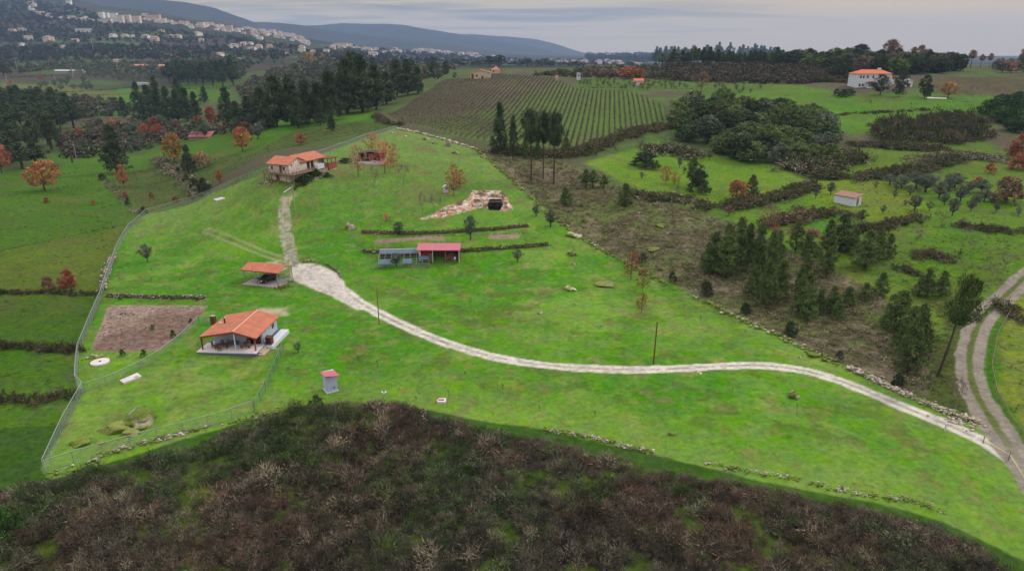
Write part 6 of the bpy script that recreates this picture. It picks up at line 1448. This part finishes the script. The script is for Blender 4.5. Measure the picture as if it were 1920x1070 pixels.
for i in range(len(rp)-1):
    for s in range(6): f = s/6; v = rp[i].lerp(rp[i+1], f)-rp[0]; q_.append(v+Vector((0, 0, .75-.0*f)))
for a, b in zip(q_[:-1], q_[1:]): mb.tube(a, b, .035, n=5, cap=False)
mb.build('rope', mat('pale_rope', S(214, 214, 140, .75)), t)
for i in (0, 2, 4): MB().tube(rp[i]-rp[0]+Vector((0, 0, -.2)), rp[i]-rp[0]+Vector((0, 0, 1.0)), .05, n=6).build('post', M_WOOD, t)
def sapling(px, py, hpx, colr='olive', tube=True):
    p = gp(px, py); h = top_z(p.y, py-hpx)-p.z; o = empty('sapling', p); MB().tube((0, 0, -.05), (0.02, 0, h*.9), .025, .012, 5).build('stem', M_BARK, o)
    rng = np.random.default_rng(int(px*7+py)); V, F_, c = leafcloud(rng, np.array([[0, 0, h*.75], [.08, 0, h*.6], [-.06, .05, h*.9]]), [.18, .15, .15], 12, .13, .5); q = link('leaves', mesh_np('leaves', V, F_, [M_LEAF], cols=c), o); q.color = tuple(COLR[colr])+(1,)
    queue(o, '', 'tiny young trees planted over the lawn', 'sapling', 'young trees on the lawn')
for a, b, h in ((231,508,8),(285,510,8),(284,527,8),(338,530,8),(225,526,6),(372,546,8),(319,545,6),(664,628,10),(708,690,14),(792,694,12),(872,704,8),(942,728,10),(841,745,16),(907,534,10),(897,556,7),(888,588,7),(672,675,8),(1011,770,12),(1115,780,10),(780,790-40,8),(1383,590-20,12),(1317,540,10),(1493,776,20),(1313,604,12)): sapling(a, b, h)
for a, b, h in ((230,668,14),(270,668,14),(325,632,14),(358,606,10),(286,618,10),(225,563,8),(322,563,8),(370,564,8)): 
    plant('bush', a, b, h, h*.9, 'green', '', 'small green bushes around the brown garden plot', 'bushes at the garden plot')
bank([(205, 590), (228, 589), (254, 591)], .8, .4, [S(60, 110, 40)], 'short row of dark green plants in the brown garden plot', 'crop', 'crop_row')

# ------------------------------------------------------------------ vineyard rows
POSTM = MB().tube((0, 0, -.2), (0, 0, 1.6), .07, n=5).mesh('post', [M_WOODL])
vx0 = wV[:, 0].min(); vx1 = wV[:, 0].max(); M_VINE = M_SCRUB; nrow_ = 0
PV = wV
for r in range(-90, 90):
    ys_ = np.arange(225, 470, 1.0); xs_ = (r*2.3)+.135*(ys_-280); xs_ = xs_
    ins = sd_poly(xs_, ys_, PV, 1) < -.8
    if ins.sum() < 22: continue
    yy = ys_[ins]; y0_, y1_ = yy.min(), yy.max(); n = int((y1_-y0_)*6); y = rs.uniform(y0_, y1_, n); x = r*2.3+.135*(y-280)+rs.normal(size=n)*.1
    kk = sd_poly(x, y, PV, 1) < -.6; x, y = x[kk], y[kk]; n = len(x)
    z = gz(x, y); a = np.c_[x, y, z+.3+rs.random(n)*.5]; b = a+np.c_[rs.normal(size=(n, 2))*.3, rs.random(n)*.7]; s_ = np.c_[rs.normal(size=(n, 2))*.06, np.zeros(n)]
    V = np.stack([a-s_, a+s_, b], 1).reshape(-1, 3); c = np.repeat(np.where(rs.random(n)[:, None] < .5, S(76, 62, 54)[None], S(98, 86, 76)[None]), 3, 0)
    if n < 150: continue
    org = np.array([x.mean(), y0_, float(gz(x.mean(), y0_))])
    o = link('vine_row', mesh_np('vine_row', V-org, np.arange(n*3).reshape(-1, 3), [M_VINE], cols=c)); o.location = tuple(org)
    for yp in np.arange(y0_, y1_+.1, 11.0):
        xp = r*2.3+.135*(yp-280)
        if sd_poly(np.array([xp]), np.array([yp]), PV, 1)[0] > -.4: continue
        link('post', POSTM, o, Vector((xp-org[0], yp-org[1], float(gz(xp, yp))-org[2])))
    tag(o, 'bare brown vine row on posts, one of the parallel vineyard rows', 'vine row', 'vineyard rows')

# ------------------------------------------------------------------ far houses
M_FW = mat('far_white', S(226, 222, 216, .8), .8, .2, .06); M_FC = mat('far_cream', S(214, 200, 176, .8), .8, .2, .06); M_FR = mat('far_roof', S(160, 138, 128, .72), .85, .2, .15); M_FP = mat('far_pink', S(206, 180, 164, .8), .8, .2, .08)
def mini(w, d, h, rh, style, wallm, storeys=2):
    mb = MB()
    if style == 'flat':
        mb.box(-w/2, w/2, -d/2, d/2, -4, h, 0); mb.box(-w/2-.3, w/2+.3, -d/2-.3, d/2+.3, h+.01, h+.6, 1)
    elif style == 'hip':
        mb.box(-w/2, w/2, -d/2, d/2, -4, h, 0); b = len(mb.f); hip_roof(mb, -w/2, w/2, -d/2, d/2, h+.01, h+rh, .5); mb.m[b:] = [1]*(len(mb.f)-b)
    else:
        prism(mb, [(-d/2, -4), (d/2, -4), (d/2, h), (0, h+rh*.95), (-d/2, h)], -w/2, w/2, axis='x', mi=0); prism(mb, [(-d/2-.5, h-.1), (0, h+rh), (d/2+.5, h-.1), (d/2+.5, h+.2), (0, h+rh+.3), (-d/2-.5, h+.2)], -w/2-.4, w/2+.4, axis='x', mi=1)
    nw = max(2, int(w/3.2))
    for s in range(storeys):
        for i in range(nw):
            x = -w/2+w*(i+.5)/nw; z = h/storeys*(s+.35); mb.box(x-.55, x+.55, -d/2-.06, -d/2-.01, z, z+1.2, 2)
    return mb.mesh('far_house', [wallm, M_FR if style != 'flat' else M_CONC, M_DARK])
FH = [mini(13, 10, 6, 2.4, 'hip', M_FW), mini(16, 9, 5.5, 2.2, 'gable', M_FW), mini(12, 10, 7.5, 2, 'hip', M_FC), mini(20, 10, 6, 2.4, 'gable', M_FC), mini(12, 9, 4, 2, 'gable', M_FW, 1), mini(15, 10, 7, 2.2, 'hip', M_FP)]
rh_ = random.Random(42)
def far_house(px, py, wpx, ds, pl, grp, idx=None, yaw=None):
    p = gp(px, py); me = rh_.choice([FH[0], FH[0], FH[1], FH[1], FH[4], FH[2], FH[3], FH[5]]) if idx is None else FH[idx]; o = link('far_house', me); o.location = p; k = wpx*p.y/1330./14.; k = min(max(k, .5), 2.2); o.scale = (k, k, k*rh_.uniform(.85, 1.1)); o.rotation_euler[2] = rh_.uniform(-.7, .7) if yaw is None else yaw
    queue(o, ds, pl, 'house', grp)
def band(path, n, spread, w, ds, grp):
    P_ = np.array(path, float); t = np.linspace(0, len(P_)-1, n)+np.array([rh_.uniform(-.2, .2) for _ in range(n)])
    for q in np.clip(t, 0, len(P_)-1):
        i = min(int(q), len(P_)-2); f = q-i; a = P_[i]*(1-f)+P_[i+1]*f; far_house(a[0], a[1]+rh_.uniform(-spread, spread), rh_.uniform(*w)*.8, ds, '', grp)
band([(48, 4), (66, 10), (56, 16), (66, 24), (90, 30), (120, 34), (150, 36), (178, 40)], 44, 2.5, (6, 10), 'white or cream house of the hillside village at the upper left', 'upper left hillside village')
band([(265, 32), (290, 38), (300, 40), (325, 42), (350, 46), (360, 50)], 40, 4, (6, 10), 'pale house of the crowded town around the apartment blocks', 'town around the blocks')
band([(370, 46), (400, 50), (430, 56), (470, 60), (480, 66)], 50, 6, (6, 10), 'pale house with reddish roof on the town ridge', 'town ridge houses')
band([(478, 60), (510, 64), (540, 70), (565, 76), (580, 84)], 56, 5, (6, 10), 'pale house of the village on the middle hillside', 'middle hillside village')
band([(620, 92), (650, 88), (690, 95), (740, 98), (790, 98), (830, 100), (870, 104), (960, 112)], 80, 3, (6, 12), 'pale house in the long valley town below the mountains', 'long valley town')
band([(1020, 117), (1060, 118), (1100, 118), (1140, 118), (1200, 121)], 30, 1.8, (7, 12), 'pale house of the distant village behind the stone pines', 'distant village behind stone pines')
for a, b, w in ((23,60,9),(41,59,12),(54,74,12),(92,78,16),(141,79,14),(120,92,12),(42,86,9),(213,72,14),(235,71,10),(250,71,12),(275,74,14),(291,77,12),(303,62,9),(322,71,10),(335,72,12),(372,67,16),(378,79,10),(318,106,9),(222,118,10),(413,106,14),(440,89,12),(433,90,10),(458,86,14),(470,84,10),(473,95,14),(461,116,8),(449,112,8),(420,54,10),(487,74,10),(486,91,12),(506,90,10),(540,103,8),(566,92,12),(566,98,14),(587,100,10),(612,98,10),(625,92,9),(700,106,14)):
    far_house(a, b, w, 'small pale house standing alone on the slopes below the town', '', 'lone houses below the town')
p = gp(158, 62)
def block(px, base, top, wpx, label, wallm=M_FW, flr=6, yaw=0, red=False):
    p = gp(px, base); W = wpx*p.y/1330.; H = max(6, top_z(p.y, top)-p.z); o = empty('apartment_block', p, yaw); tag(o, label, 'building'); MB().box(-W/2, W/2, -7, 7, -8, H).build('wall', wallm, o)
    MB().box(-W/2-.6, W/2+.6, -7.6, 7.6, H+.01, H+1.2).build('roof', M_FR if red else M_CONC, o); mb = MB(); n = max(3, int(W/4.5))
    for s in range(flr):
        for i in range(n): x = -W/2+W*(i+.5)/n; z = H*(s+.3)/flr; mb.box(x-.9, x+.9, -7.08, -7.01, z, z+H/flr*.5)
    mb.build('window_rows', M_DARK, o)
block(192, 36, 23, 9, 'white apartment block, leftmost of the hillside blocks', flr=6); block(202, 36, 24, 6, 'narrow white apartment block beside the leftmost one', flr=6)
block(216, 42, 25, 12, 'tall white apartment block behind the cream ones', flr=7); block(228, 44, 29, 10, 'cream apartment block with balconies at the centre of the town', M_FC); block(240, 44, 28, 12, 'brownish cream apartment block right of the centre one', M_FC)
block(257, 43, 30, 15, 'wide cream apartment block right of the gap', M_FC, red=True); block(198, 43, 36, 24, 'low wide cream building below the leftmost blocks', M_FC, 3)
block(290, 38, 28, 22, 'long pale building with red roof right of the apartment blocks', M_FP, 4, red=True); block(378, 52, 42, 11, 'cream block standing on the town ridge', M_FC, 5); block(430, 58, 48, 12, 'pink block on the right part of the town ridge', M_FP, 5)
block(640, 90, 81, 22, 'large cream building in the valley town', M_FC, 4); block(158, 60, 54, 28, 'long low white factory hall below the town', M_FW, 2); block(130, 8, 1, 8, 'white house block high on the hillside', M_FW, 3)
flush_labels()
